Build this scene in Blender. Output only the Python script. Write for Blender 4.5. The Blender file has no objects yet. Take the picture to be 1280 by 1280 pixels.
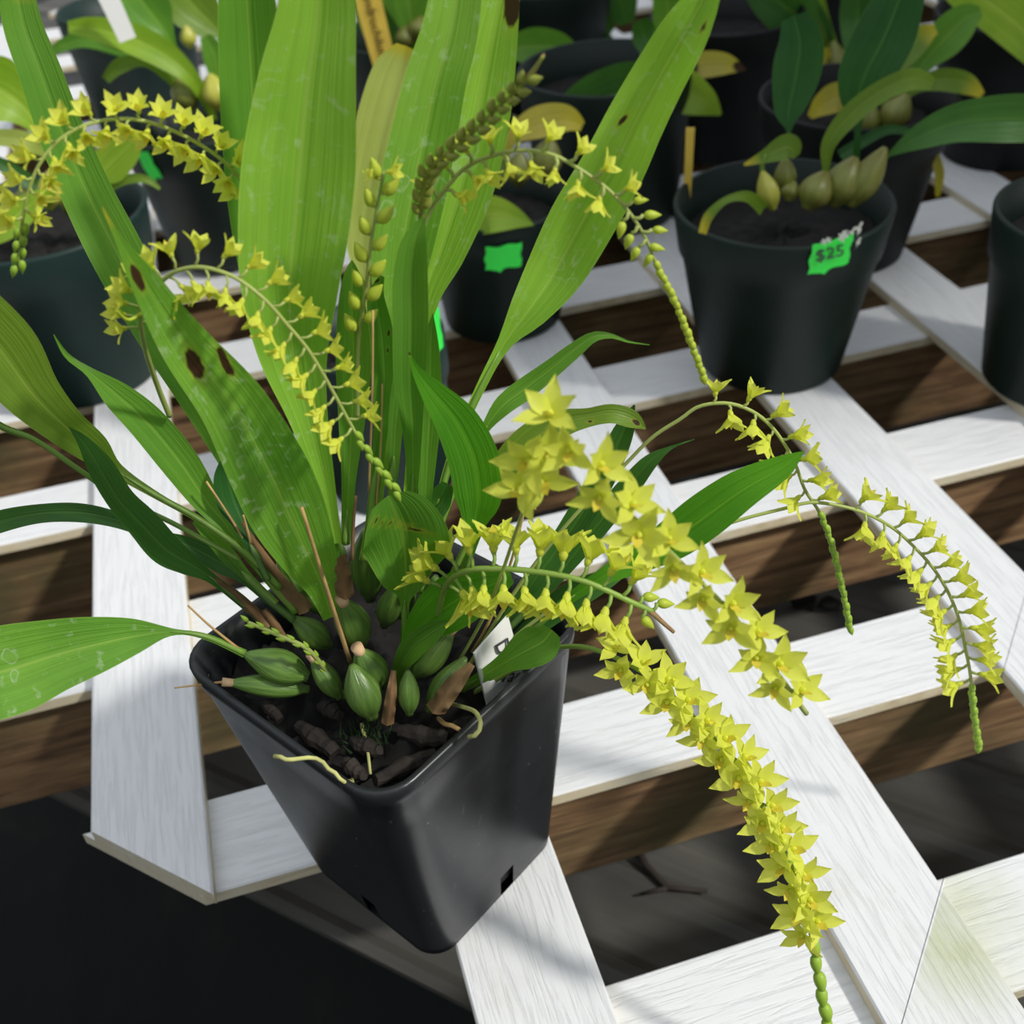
import bpy, bmesh, math, random
from mathutils import Vector, Matrix
random.seed(7)
U = 0.12                                   # one lattice pitch in metres; all coordinates below are in pitches
FPX = 1408.64
CAM = Vector((0.87986884, -2.1499226, 2.90014932))
RX = Vector((0.95801505, -0.27789802, -0.07056804)).normalized()
FW = Vector((0.17410542, 0.75939641, -0.62690063)).normalized()
DN = FW.cross(RX).normalized(); RX = DN.cross(FW).normalized()
HF = Vector((FW.x, FW.y, 0)).normalized()  # horizontal heading
POT = Vector((0.985, -0.17, 0))
SC = bpy.context.scene; COL = SC.collection
# ------------------------------------------------------------------ sight helpers
def ray(px, py): return FW + RX*((px-640)/FPX) + DN*((py-640)/FPX)
def atz(px, py, z):
    d = ray(px, py); return CAM + d*((z-CAM.z)/d.z)
def V(px, py, off=0.0, base=POT):          # point standing over the plane through base, off further back
    d = ray(px, py); t = ((base-CAM).dot(HF)+off)/d.dot(HF); return CAM + d*t
def dep(P): return (P-CAM).dot(FW)
def proj(P):
    q = P-CAM; return (640+FPX*q.dot(RX)/q.dot(FW), 640+FPX*q.dot(DN)/q.dot(FW))
# ------------------------------------------------------------------ materials
def newmat(name):
    m = bpy.data.materials.new(name); m.use_nodes = True
    nt = m.node_tree; nt.nodes.clear()
    out = nt.nodes.new('ShaderNodeOutputMaterial'); b = nt.nodes.new('ShaderNodeBsdfPrincipled')
    nt.links.new(b.outputs[0], out.inputs[0]); return m, nt, b, out
def N(nt, t, **k):
    n = nt.nodes.new(t)
    for a, v in k.items():
        if a.startswith('i_'): n.inputs[a[2:].replace('_', ' ')].default_value = v
        else: setattr(n, a, v)
    return n
def L(nt, a, b): nt.links.new(a, b)
def srgb(r, g, b):
    f = lambda c: (c/255/12.92) if c/255 <= .04045 else ((c/255+.055)/1.055)**2.4
    return (f(r), f(g), f(b), 1)
def ramp(nt, fac, stops):
    r = N(nt, 'ShaderNodeValToRGB'); e = r.color_ramp.elements
    while len(e) < len(stops): e.new(.5)
    for x, (p, c) in zip(e, stops): x.position = p; x.color = c
    L(nt, fac, r.inputs[0]); return r
def mixc(nt, fac, a, b, mode='MIX'):
    m = N(nt, 'ShaderNodeMix', data_type='RGBA', blend_type=mode)
    for s, v in ((0, fac), (6, a), (7, b)):
        if hasattr(v, 'links'): L(nt, v, m.inputs[s])
        else: m.inputs[s].default_value = v
    return m.outputs[2]
def coords(nt, kind='Object', scale=(1, 1, 1)):
    t = N(nt, 'ShaderNodeTexCoord'); m = N(nt, 'ShaderNodeMapping'); m.inputs['Scale'].default_value = scale
    L(nt, t.outputs[kind], m.inputs[0]); return m.outputs[0]
def bump(nt, b, h, s=.3, d=.001):
    n = N(nt, 'ShaderNodeBump'); n.inputs['Strength'].default_value = s; n.inputs['Distance'].default_value = d
    L(nt, h, n.inputs['Height']); L(nt, n.outputs[0], b.inputs['Normal'])
def plain(name, c, rough=.5, var=.15, scale=60, trans=0, bmp=0, spec=.5):
    m, nt, b, out = newmat(name)
    n = N(nt, 'ShaderNodeTexNoise', i_Scale=scale, i_Detail=5.0); L(nt, coords(nt), n.inputs[0])
    dk = tuple(x*(1-var*2) for x in c[:3])+(1,); lt = tuple(min(1, x*(1+var*1.4)) for x in c[:3])+(1,)
    r = ramp(nt, n.outputs[0], [(.3, dk), (.7, lt)]); L(nt, r.outputs[0], b.inputs['Base Color'])
    b.inputs['Roughness'].default_value = rough; b.inputs['Specular IOR Level'].default_value = spec
    if bmp: bump(nt, b, n.outputs[0], bmp, .0015)
    if trans:
        t = N(nt, 'ShaderNodeBsdfTranslucent'); mx = N(nt, 'ShaderNodeMixShader'); mx.inputs[0].default_value = trans
        L(nt, r.outputs[0], t.inputs[0]); L(nt, b.outputs[0], mx.inputs[1]); L(nt, t.outputs[0], mx.inputs[2]); L(nt, mx.outputs[0], out.inputs[0])
    return m
def leafmat(name, dark, mid, rib, rough=.38, trans=.4, marks=0.0, blem=True):
    """UV: u across 0..1 (rib .5), v along 0..1"""
    m, nt, b, out = newmat(name)
    uv = N(nt, 'ShaderNodeUVMap'); sep = N(nt, 'ShaderNodeSeparateXYZ'); L(nt, uv.outputs[0], sep.inputs[0])
    mp = N(nt, 'ShaderNodeMapping'); mp.inputs['Scale'].default_value = (15, .8, 1); L(nt, uv.outputs[0], mp.inputs[0])
    n1 = N(nt, 'ShaderNodeTexNoise', i_Scale=1.0, i_Detail=2.2, i_Roughness=.62); L(nt, mp.outputs[0], n1.inputs[0])     # veins
    n2 = N(nt, 'ShaderNodeTexNoise', i_Scale=22.0, i_Detail=4.0); L(nt, coords(nt), n2.inputs[0])       # mottling
    base = ramp(nt, n2.outputs[0], [(.3, dark), (.7, mid)]).outputs[0]
    v = ramp(nt, n1.outputs[0], [(.3, (.8, .83, .8, 1)), (.7, (1.1, 1.08, 1.1, 1))]).outputs[0]
    c = mixc(nt, .7, base, v, 'MULTIPLY')
    a = N(nt, 'ShaderNodeMath', operation='SUBTRACT'); a.inputs[1].default_value = .5; L(nt, sep.outputs[0], a.inputs[0])
    ab = N(nt, 'ShaderNodeMath', operation='ABSOLUTE'); L(nt, a.outputs[0], ab.inputs[0])
    rb = ramp(nt, ab.outputs[0], [(.004, (1, 1, 1, 1)), (.028, (0, 0, 0, 1))]).outputs[0]
    rbm = N(nt, 'ShaderNodeMath', operation='MULTIPLY'); rbm.inputs[1].default_value = .55; L(nt, rb, rbm.inputs[0])
    c = mixc(nt, rbm.outputs[0], c, rib)
    edge = ramp(nt, ab.outputs[0], [(.485, (0, 0, 0, 1)), (.5, (1, 1, 1, 1))]).outputs[0]
    em = N(nt, 'ShaderNodeMath', operation='MULTIPLY'); em.inputs[1].default_value = .5; L(nt, edge, em.inputs[0])
    c = mixc(nt, em.outputs[0], c, rib)
    if marks:                                                    # pale dried water rings
        vo = N(nt, 'ShaderNodeTexVoronoi', i_Scale=150.0, feature='F1'); vo.inputs['Randomness'].default_value = 1
        nw = N(nt, 'ShaderNodeTexNoise', i_Scale=45.0, i_Detail=3.0); L(nt, coords(nt), nw.inputs[0])
        wv = mixc(nt, .02, coords(nt), nw.outputs[1]); L(nt, wv, vo.inputs[0])
        r1 = ramp(nt, vo.outputs[0], [(.3, (.12, .12, .12, 1)), (.36, (1, 1, 1, 1)), (.37, (1, 1, 1, 1)), (.42, (0, 0, 0, 1))]).outputs[0]
        n3 = N(nt, 'ShaderNodeTexNoise', i_Scale=30.0, i_Detail=6.0, i_Roughness=.7); L(nt, coords(nt), n3.inputs[0])
        r2 = ramp(nt, n3.outputs[0], [(.5, (0, 0, 0, 1)), (.66, (1, 1, 1, 1))]).outputs[0]
        mm = N(nt, 'ShaderNodeMath', operation='MULTIPLY'); L(nt, r1, mm.inputs[0]); L(nt, r2, mm.inputs[1])
        n4 = N(nt, 'ShaderNodeTexNoise', i_Scale=330.0, i_Detail=4.0); L(nt, coords(nt), n4.inputs[0])
        r4 = ramp(nt, n4.outputs[0], [(.6, (0, 0, 0, 1)), (.72, (.7, .7, .7, 1))]).outputs[0]
        ma = N(nt, 'ShaderNodeMath', operation='MAXIMUM'); L(nt, mm.outputs[0], ma.inputs[0]); L(nt, r4, ma.inputs[1])
        mk = N(nt, 'ShaderNodeMath', operation='MULTIPLY'); mk.inputs[1].default_value = marks; L(nt, ma.outputs[0], mk.inputs[0])
        c = mixc(nt, mk.outputs[0], c, srgb(205, 225, 190))
    if blem:
        at = N(nt, 'ShaderNodeAttribute', attribute_name='blemish'); s2 = N(nt, 'ShaderNodeSeparateColor'); L(nt, at.outputs[0], s2.inputs[0])
        nb = N(nt, 'ShaderNodeTexNoise', i_Scale=260.0, i_Detail=4.0); L(nt, coords(nt), nb.inputs[0])
        ad = N(nt, 'ShaderNodeMath', operation='MULTIPLY_ADD'); ad.inputs[1].default_value = .5; L(nt, nb.outputs[0], ad.inputs[0]); L(nt, s2.outputs[0], ad.inputs[2])
        rr = ramp(nt, ad.outputs[0], [(.55, (0, 0, 0, 1)), (.75, (1, 1, 1, 1))]).outputs[0]
        c = mixc(nt, s2.outputs[1], c, srgb(214, 200, 62)); c = mixc(nt, s2.outputs[2], c, srgb(128, 108, 52))
        c = mixc(nt, rr, c, srgb(72, 50, 34))
    L(nt, c, b.inputs['Base Color'])
    b.inputs['Roughness'].default_value = rough; b.inputs['Specular IOR Level'].default_value = .45
    bump(nt, b, n1.outputs[0], .45, .0014)
    t = N(nt, 'ShaderNodeBsdfTranslucent'); mx = N(nt, 'ShaderNodeMixShader'); mx.inputs[0].default_value = trans
    tc = mixc(nt, 1.0, c, (1.25, 1.3, .6, 1), 'MULTIPLY')
    L(nt, tc, t.inputs[0]); L(nt, b.outputs[0], mx.inputs[1]); L(nt, t.outputs[0], mx.inputs[2]); L(nt, mx.outputs[0], out.inputs[0])
    return m
G = lambda *a: srgb(*a)
MT = {}
MT['bright'] = leafmat('leaf_bright', G(136, 190, 60), G(168, 216, 84), G(190, 220, 110), marks=.5)
MT['tall'] = leafmat('leaf_tall', G(116, 170, 58), G(152, 200, 80), G(185, 215, 110), marks=.6)
MT['mid'] = leafmat('leaf_mid', G(92, 146, 50), G(122, 176, 62), G(165, 200, 90))
MT['vivid'] = leafmat('leaf_vivid', G(80, 148, 34), G(110, 184, 46), G(140, 195, 60), marks=0, trans=.5)
MT['spot'] = leafmat('leaf_spotted', G(104, 162, 52), G(142, 196, 72), G(178, 212, 100), marks=.65, rough=.3)
MT['dark'] = leafmat('leaf_dark', G(54, 100, 42), G(78, 132, 50), G(105, 150, 62), trans=.3)
MT['olive'] = leafmat('leaf_olive', G(104, 138, 44), G(134, 166, 60), G(170, 190, 90))
MT['lime'] = leafmat('leaf_lime', G(135, 178, 40), G(168, 204, 66), G(200, 220, 110))
MT['pale'] = leafmat('leaf_pale', G(176, 192, 92), G(200, 212, 118), G(205, 215, 130))
MT['blue'] = leafmat('leaf_bluish', G(38, 88, 42), G(62, 116, 52), G(95, 145, 75), trans=.25)
MT['yell'] = leafmat('leaf_yellow', G(188, 178, 76), G(216, 202, 96), G(190, 170, 80))
MT['stem'] = plain('stem_green', G(150, 182, 82), .45, .1, 40, trans=.2)
MT['petiole'] = plain('petiole_green', G(122, 158, 66), .42, .1, 40)
MT['petioled'] = plain('petiole_dark', G(92, 124, 58), .42, .1, 40)
MT['rachis'] = plain('rachis_pale', G(186, 200, 112), .45, .08, 60, trans=.25)
MT['flower'] = plain('petal_yellow', G(240, 245, 100), .5, .04, 90, trans=.48, spec=.3)
MT['lip'] = plain('petal_lip', G(232, 214, 80), .5, .1, 90, trans=.3)
MT['bud'] = plain('bud_green_yellow', G(204, 220, 72), .45, .1, 80, trans=.3)
MT['budgreen'] = plain('bud_green', G(172, 208, 72), .45, .12, 80, trans=.3)
MT['budolive'] = plain('bud_olive', G(158, 168, 66), .55, .2, 90, trans=.15)
MT['straw'] = plain('dry_straw', G(196, 160, 104), .7, .15, 80)
MT['root'] = plain('aerial_root', G(186, 186, 116), .7, .15, 150)
MT['cut'] = plain('cut_end', G(206, 172, 132), .8, .12, 200)
MT['bark'] = plain('bark', G(40, 33, 28), .85, .3, 90, bmp=.8)
MT['soil'] = plain('soil', G(19, 17, 15), .95, .35, 120, bmp=.9)
MT['tagw'] = plain('tag_white', G(246, 246, 244), .5, .02, 20)
MT['tagy'] = plain('tag_yellow', G(240, 206, 84), .55, .06, 60)
MT['moss'] = plain('moss', G(38, 62, 26), .8, .2, 80)
MT['ink'] = plain('ink', G(70, 70, 74), .7, .05, 60)
MT['inkb'] = plain('ink_brown', G(96, 74, 30), .7, .05, 60)
MT['green'] = plain('sticker_green', G(60, 248, 84), .6, .04, 40)
MT['resid'] = plain('sticker_residue', G(205, 210, 200), .8, .05, 100)
def sheathmat():
    m, nt, b, out = newmat('dry_sheath')
    n = N(nt, 'ShaderNodeTexNoise', i_Scale=90.0, i_Detail=6.0); L(nt, coords(nt, scale=(1, 1, .3)), n.inputs[0])
    r = ramp(nt, n.outputs[0], [(.3, G(78, 56, 34)), (.5, G(140, 108, 70)), (.72, G(188, 160, 116))]); L(nt, r.outputs[0], b.inputs['Base Color'])
    b.inputs['Roughness'].default_value = .8; bump(nt, b, n.outputs[0], .6, .002); return m
MT['sheath'] = sheathmat()
def bulbmat(name, a, c, z):
    m, nt, b, out = newmat(name)
    w = N(nt, 'ShaderNodeTexNoise', i_Scale=1.0, i_Detail=3.0)
    uv = N(nt, 'ShaderNodeUVMap'); mp = N(nt, 'ShaderNodeMapping'); mp.inputs['Scale'].default_value = (18, 1.5, 1)
    L(nt, uv.outputs[0], mp.inputs[0]); L(nt, mp.outputs[0], w.inputs[0])
    n = N(nt, 'ShaderNodeTexNoise', i_Scale=40.0, i_Detail=4.0); L(nt, coords(nt), n.inputs[0])
    r = ramp(nt, w.outputs[0], [(.3, a), (.7, c)]).outputs[0]
    r2 = mixc(nt, ramp(nt, n.outputs[0], [(.45, (0, 0, 0, 1)), (.75, (.7, .7, .7, 1))]).outputs[0], r, z)
    L(nt, r2, b.inputs['Base Color']); b.inputs['Roughness'].default_value = .35
    bump(nt, b, w.outputs[0], .5, .001); return m
MT['bulb'] = bulbmat('bulb_green', G(70, 104, 44), G(112, 146, 62), G(118, 130, 78))
MT['bulby'] = bulbmat('bulb_yellow', G(170, 170, 60), G(196, 196, 84), G(150, 150, 70))
MT['bulbo'] = bulbmat('bulb_olive', G(110, 118, 48), G(140, 144, 66), G(120, 96, 60))
def potmat(name, c, scr, rough=.36, spec=.5):
    m, nt, b, out = newmat(name); b.inputs['Specular IOR Level'].default_value = spec
    n = N(nt, 'ShaderNodeTexNoise', i_Scale=16.0, i_Detail=6.0, i_Roughness=.6); L(nt, coords(nt), n.inputs[0])
    base = ramp(nt, n.outputs[0], [(.35, tuple(x*.8 for x in c[:3])+(1,)), (.7, tuple(x*1.25 for x in c[:3])+(1,))]).outputs[0]
    vo = N(nt, 'ShaderNodeTexNoise', i_Scale=420.0, i_Detail=2.0); L(nt, coords(nt), vo.inputs[0])
    r = ramp(nt, vo.outputs[0], [(.73, (0, 0, 0, 1)), (.8, (.6, .6, .6, 1))]).outputs[0]
    sc = N(nt, 'ShaderNodeTexNoise', i_Scale=60.0, i_Detail=3.0)
    mp = N(nt, 'ShaderNodeMapping'); mp.inputs['Rotation'].default_value = (.3, .5, .8); mp.inputs['Scale'].default_value = (.2, 9, .6)
    t = N(nt, 'ShaderNodeTexCoord'); L(nt, t.outputs['Object'], mp.inputs[0]); L(nt, mp.outputs[0], sc.inputs[0])
    r2 = ramp(nt, sc.outputs[0], [(.72, (0, 0, 0, 1)), (.76, (.25, .25, .25, 1))]).outputs[0]
    mx = N(nt, 'ShaderNodeMath', operation='MAXIMUM'); L(nt, r, mx.inputs[0]); L(nt, r2, mx.inputs[1])
    col = mixc(nt, mx.outputs[0], base, scr); L(nt, col, b.inputs['Base Color'])
    rr = ramp(nt, n.outputs[0], [(.3, (rough-.06,)*3+(1,)), (.7, (rough+.1,)*3+(1,))]); L(nt, rr.outputs[0], b.inputs['Roughness'])
    bump(nt, b, n.outputs[0], .05, .002); return m
MT['potk'] = potmat('pot_black', G(34, 36, 39), G(150, 152, 156), .33)
MT['potg'] = potmat('pot_green', G(20, 36, 30), G(50, 66, 60), .5, .28)
MT['pott'] = potmat('pot_teal', G(26, 48, 44), G(60, 80, 76), .5, .28)
MT['potd'] = potmat('pot_dark', G(14, 18, 18), G(36, 40, 40), .55, .25)
def latticemat():
    m, nt, b, out = newmat('white_lattice')
    co = coords(nt, scale=(14, 210, 60))
    n = N(nt, 'ShaderNodeTexNoise', i_Scale=2.2, i_Detail=4.0, i_Roughness=.6, i_Distortion=.7); L(nt, co, n.inputs[0])
    r = ramp(nt, n.outputs[0], [(.38, (0, 0, 0, 1)), (.5, (.85, .85, .85, 1)), (.62, (1, 1, 1, 1))]).outputs[0]
    ds = N(nt, 'ShaderNodeTexNoise', i_Scale=11.0, i_Detail=6.0, i_Roughness=.7); L(nt, coords(nt), ds.inputs[0])
    c = ramp(nt, r, [(0, G(220, 221, 222)), (1, G(228, 229, 230))]).outputs[0]
    dm = ramp(nt, ds.outputs[0], [(.58, (0, 0, 0, 1)), (.8, (.45, .45, .45, 1))]).outputs[0]
    c = mixc(nt, dm, c, G(190, 180, 150))
    # cream, stained side faces
    g = N(nt, 'ShaderNodeTexCoord'); sp = N(nt, 'ShaderNodeSeparateXYZ'); L(nt, g.outputs['Normal'], sp.inputs[0])
    sz = N(nt, 'ShaderNodeMath', operation='ABSOLUTE'); L(nt, sp.outputs[2], sz.inputs[0])
    sr = ramp(nt, sz.outputs[0], [(.3, (1, 1, 1, 1)), (.7, (0, 0, 0, 1))]).outputs[0]
    side = ramp(nt, ds.outputs[0], [(.35, G(232, 226, 205)), (.55, G(222, 208, 176)), (.72, G(170, 140, 96))]).outputs[0]
    c = mixc(nt, sr, c, side)
    # algae patch in world space round the panel seam
    ge = N(nt, 'ShaderNodeNewGeometry'); vs = N(nt, 'ShaderNodeVectorMath', operation='DISTANCE'); vs.inputs[1].default_value = (2.33*U, -.83*U, 0)
    L(nt, ge.outputs['Position'], vs.inputs[0])
    ar = ramp(nt, vs.outputs['Value'], [(.01, (.6, .6, .6, 1)), (.04, (0, 0, 0, 1))]).outputs[0]
    sx = N(nt, 'ShaderNodeSeparateXYZ'); L(nt, ge.outputs['Position'], sx.inputs[0])
    sub = N(nt, 'ShaderNodeMath', operation='SUBTRACT'); L(nt, sx.outputs[0], sub.inputs[0]); L(nt, sx.outputs[1], sub.inputs[1])
    gt = N(nt, 'ShaderNodeMath', operation='GREATER_THAN'); gt.inputs[1].default_value = 3.055*U; L(nt, sub.outputs[0], gt.inputs[0])
    m1 = N(nt, 'ShaderNodeMath', operation='MULTIPLY'); L(nt, ar, m1.inputs[0]); L(nt, gt.outputs[0], m1.inputs[1])
    nn = ramp(nt, ds.outputs[0], [(.35, (0.2, .2, .2, 1)), (.6, (1, 1, 1, 1))]).outputs[0]
    m2 = N(nt, 'ShaderNodeMath', operation='MULTIPLY'); L(nt, m1.outputs[0], m2.inputs[0]); L(nt, nn, m2.inputs[1])
    c = mixc(nt, m2.outputs[0], c, G(168, 176, 110))
    L(nt, c, b.inputs['Base Color']); b.inputs['Roughness'].default_value = .42; b.inputs['Specular IOR Level'].default_value = .4
    bump(nt, b, r, .45, .0005); return m
MT['lattice'] = latticemat()
def woodmat():
    m, nt, b, out = newmat('weathered_timber')
    n = N(nt, 'ShaderNodeTexNoise', i_Scale=3.0, i_Detail=7.0, i_Roughness=.65, i_Distortion=.6); L(nt, coords(nt, scale=(5, 60, 60)), n.inputs[0])
    n2 = N(nt, 'ShaderNodeTexNoise', i_Scale=14.0, i_Detail=4.0); L(nt, coords(nt), n2.inputs[0])
    a = ramp(nt, n.outputs[0], [(.3, G(74, 54, 40)), (.5, G(138, 106, 74)), (.7, G(172, 142, 102))]).outputs[0]
    c = mixc(nt, ramp(nt, n2.outputs[0], [(.45, (0, 0, 0, 1)), (.68, (.85, .85, .85, 1))]).outputs[0], a, G(84, 78, 48))
    L(nt, c, b.inputs['Base Color']); b.inputs['Roughness'].default_value = .75; bump(nt, b, n.outputs[0], .5, .002); return m
MT['wood'] = woodmat()
def sheetmat():
    m, nt, b, out = newmat('grimy_sheet')
    n = N(nt, 'ShaderNodeTexNoise', i_Scale=5.0, i_Detail=6.0, i_Roughness=.6); L(nt, coords(nt, scale=(.35, 5, 1)), n.inputs[0])
    n2 = N(nt, 'ShaderNodeTexNoise', i_Scale=9.0, i_Detail=5.0); L(nt, coords(nt), n2.inputs[0])
    a = ramp(nt, n.outputs[0], [(.35, G(52, 52, 49)), (.6, G(84, 82, 76)), (.75, G(128, 124, 114))]).outputs[0]
    c = mixc(nt, ramp(nt, n2.outputs[0], [(.5, (0, 0, 0, 1)), (.75, (.7, .7, .7, 1))]).outputs[0], a, G(44, 42, 36))
    L(nt, c, b.inputs['Base Color']); b.inputs['Roughness'].default_value = .5; return m
MT['sheet'] = sheetmat()
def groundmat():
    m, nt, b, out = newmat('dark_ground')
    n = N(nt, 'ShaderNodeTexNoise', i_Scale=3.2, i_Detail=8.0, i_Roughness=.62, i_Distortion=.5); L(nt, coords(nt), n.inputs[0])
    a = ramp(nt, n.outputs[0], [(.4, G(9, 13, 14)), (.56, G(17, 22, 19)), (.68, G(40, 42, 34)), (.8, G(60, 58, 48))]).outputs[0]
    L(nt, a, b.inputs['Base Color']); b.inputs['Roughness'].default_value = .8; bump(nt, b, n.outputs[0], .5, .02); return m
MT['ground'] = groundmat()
# ------------------------------------------------------------------ object helpers
def obj(name, verts, faces, mat, parent=None, loc=None, uvs=None, blem=None, smooth=True, mats=None, fmat=None):
    """verts in pitches, world placed; loc = origin (pitches)"""
    loc = Vector(loc) if loc is not None else Vector(verts[0])
    me = bpy.data.meshes.new(name)
    me.from_pydata([tuple((Vector(v)-loc)*U) for v in verts], [], faces)
    if uvs:
        ul = me.uv_layers.new(name='UVMap')
        for lp in me.loops: ul.data[lp.index].uv = uvs[lp.vertex_index]
    if blem:
        ca = me.color_attributes.new('blemish', 'FLOAT_COLOR', 'POINT')
        for i, c in enumerate(blem): ca.data[i].color = (c[0], c[1], c[2], 1)
    me.polygons.foreach_set('use_smooth', [smooth]*len(me.polygons))
    for mm in (mats or [mat]): me.materials.append(MT[mm])
    if fmat: me.polygons.foreach_set('material_index', fmat)
    me.update()
    o = bpy.data.objects.new(name, me); COL.objects.link(o)
    place(o, loc, parent); return o
ORI = {}
def place(o, loc, parent=None):
    loc = Vector(loc); ORI[o.name] = loc
    if parent is not None:
        o.parent = parent; o.location = (loc-ORI[parent.name])*U
    else: o.location = loc*U
def thing(name, label, cat, loc, group=None):
    o = bpy.data.objects.new(name, None); COL.objects.link(o); o.empty_display_size = .02
    place(o, loc); tag(o, label, cat, group); return o
def tag(o, label, cat, group=None, kind=None):
    o['label'] = label
    if cat: o['category'] = cat
    if group: o['group'] = group
    if kind: o['kind'] = kind
    return o
def cr(pts, n):
    """Catmull-Rom through lists of float tuples"""
    P = [pts[0]]+list(pts)+[pts[-1]]; seg = len(pts)-1; out = []
    for i in range(n):
        t = i/(n-1)*seg; k = min(int(t), seg-1); u = t-k
        a, b, c, d = P[k], P[k+1], P[k+2], P[k+3]
        out.append(tuple(.5*((2*b[j])+(-a[j]+c[j])*u+(2*a[j]-5*b[j]+4*c[j]-d[j])*u*u+(-a[j]+3*b[j]-3*c[j]+d[j])*u**3) for j in range(len(b))))
    return out
def resample(pts, n):
    d = [0]
    for a, b in zip(pts, pts[1:]): d.append(d[-1]+math.dist(a[:3], b[:3]))
    out = []; k = 0
    for i in range(n):
        s = d[-1]*i/(n-1)
        while k < len(d)-2 and d[k+1] < s: k += 1
        u = (s-d[k])/max(1e-9, d[k+1]-d[k]); out.append(tuple(x+(y-x)*u for x, y in zip(pts[k], pts[k+1])))
    return out
def tube(pts, rad, seg=8, close=True):
    vs = []; fs = []; pts = [Vector(p) for p in pts]; n = len(pts); up = None
    for i, p in enumerate(pts):
        T = (pts[min(i+1, n-1)]-pts[max(i-1, 0)]).normalized()
        if up is None: up = T.orthogonal().normalized()
        up = (up-T*up.dot(T)).normalized(); s = T.cross(up)
        r = rad[i] if isinstance(rad, (list, tuple)) else rad
        for k in range(seg):
            a = 2*math.pi*k/seg; vs.append(p+(up*math.cos(a)+s*math.sin(a))*r)
    for i in range(n-1):
        for k in range(seg):
            a = i*seg+k; b = i*seg+(k+1) % seg; fs.append((a, b, b+seg, a+seg))
    if close: fs.append(tuple(range(seg))[::-1]); fs.append(tuple(range((n-1)*seg, n*seg)))
    return vs, fs
def join(parts):
    vs = []; fs = []
    for v, f in parts:
        o = len(vs); vs += list(v); fs += [tuple(i+o for i in q) for q in f]
    return vs, fs
def box(x0, x1, y0, y1, z0, z1):
    v = [(x, y, z) for z in (z0, z1) for y in (y0, y1) for x in (x0, x1)]
    return v, [(0, 2, 3, 1), (4, 5, 7, 6), (0, 1, 5, 4), (2, 6, 7, 3), (0, 4, 6, 2), (1, 3, 7, 5)]
# ------------------------------------------------------------------ leaves
def leaf(parent, mat, ctrl, base=POT, fold=.28, twist=0, wave=.0, spots=(), tip=0, label=None, name='leaf', arch=0, ztail=None):
    """ctrl: (px,py,off,width px) from tip to base"""
    P3 = []
    for c in ctrl:
        p = V(c[0], c[1], c[2], base); P3.append((p.x, p.y, p.z, c[3]*dep(p)/FPX*.5))
    n = 54; nu = 10
    S = resample(cr(P3, 160), n)
    vs = []; uv = []; bl = []; fs = []; ph = random.random()*6
    side0 = None; tube_pts = []; tube_r = []
    L_ = len(S)
    Vp = [Vector(s[:3]) for s in S]
    for i, s in enumerate(S):
        p = Vp[i]; T = (Vp[min(i+1, n-1)]-Vp[max(i-1, 0)]).normalized(); hw = max(abs(s[3]), .0008)
        vd = (CAM-p).normalized(); sd = T.cross(vd).normalized(); nn = sd.cross(T).normalized()
        if nn.dot(vd) < 0: nn = -nn
        v = i/(n-1)
        tw = math.radians(twist(v) if callable(twist) else twist)
        s2 = sd*math.cos(tw)+nn*math.sin(tw); n2 = nn*math.cos(tw)-sd*math.sin(tw); k = 1/max(.5, math.cos(tw))
        for j in range(nu+1):
            u = j/nu*2-1; x = u*hw*k
            h = fold*hw*(abs(u)**1.3)+wave*hw*math.sin(v*17+ph+(2 if u > 0 else 0))*u*u
            vs.append(p+s2*x+n2*h-n2*fold*hw*.35); uv.append((j/nu, v))
            b = [0, 0, 0]
            q = proj(vs[-1])
            for (sx, sy, rx, ry, ang, st) in spots:
                ca, sa = math.cos(math.radians(ang)), math.sin(math.radians(ang))
                dx = ((q[0]-sx)*ca+(q[1]-sy)*sa)/rx; dy = (-(q[0]-sx)*sa+(q[1]-sy)*ca)/ry
                dd = math.hypot(dx, dy); b[0] = max(b[0], st*max(0, min(1, 1.35-dd*.9))); b[1] = max(b[1], .5*max(0, 1.5-dd))
            if tip: b[1] = max(b[1], min(1, max(0, (tip-v)/tip*1.3)))
            bl.append((b[0], min(1, b[1]), 0))
        if hw < .022: tube_pts.append(p); tube_r.append(hw*.85)
        elif v > .5 and not tube_pts: pass
    for i in range(n-1):
        for j in range(nu):
            a = i*(nu+1)+j; fs.append((a, a+1, a+nu+2, a+nu+1))
    # petiole: the narrow run at the base end gets a round stalk
    run = []
    for i in range(n-1, -1, -1):
        if abs(S[i][3]) < .0135: run.append(i)
        else: break
    if len(run) > 2:
        run = run[::-1]
        tv, tf = tube([Vp[i] for i in run], [max(abs(S[i][3])*.8, .006)*min(1, .15+.17*q) for q, i in enumerate(run)], 8)
        o = len(vs); vs += tv; fs += [tuple(q+o for q in f) for f in tf]
        for i in run: uv += [(.25+.02*k, i/n) for k in range(8)]; bl += [(0, 0, 0)]*8
    fm = [0]*((n-1)*nu)+[1]*(len(fs)-(n-1)*nu)
    o = obj(name, vs, fs, mat, parent, loc=Vp[-1], uvs=uv, blem=bl, mats=[mat, 'sheath' if mat == 'sheath' else 'petioled' if mat in ('dark', 'blue') else 'petiole'], fmat=fm)
    if label: o['label'] = label
    return o
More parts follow.
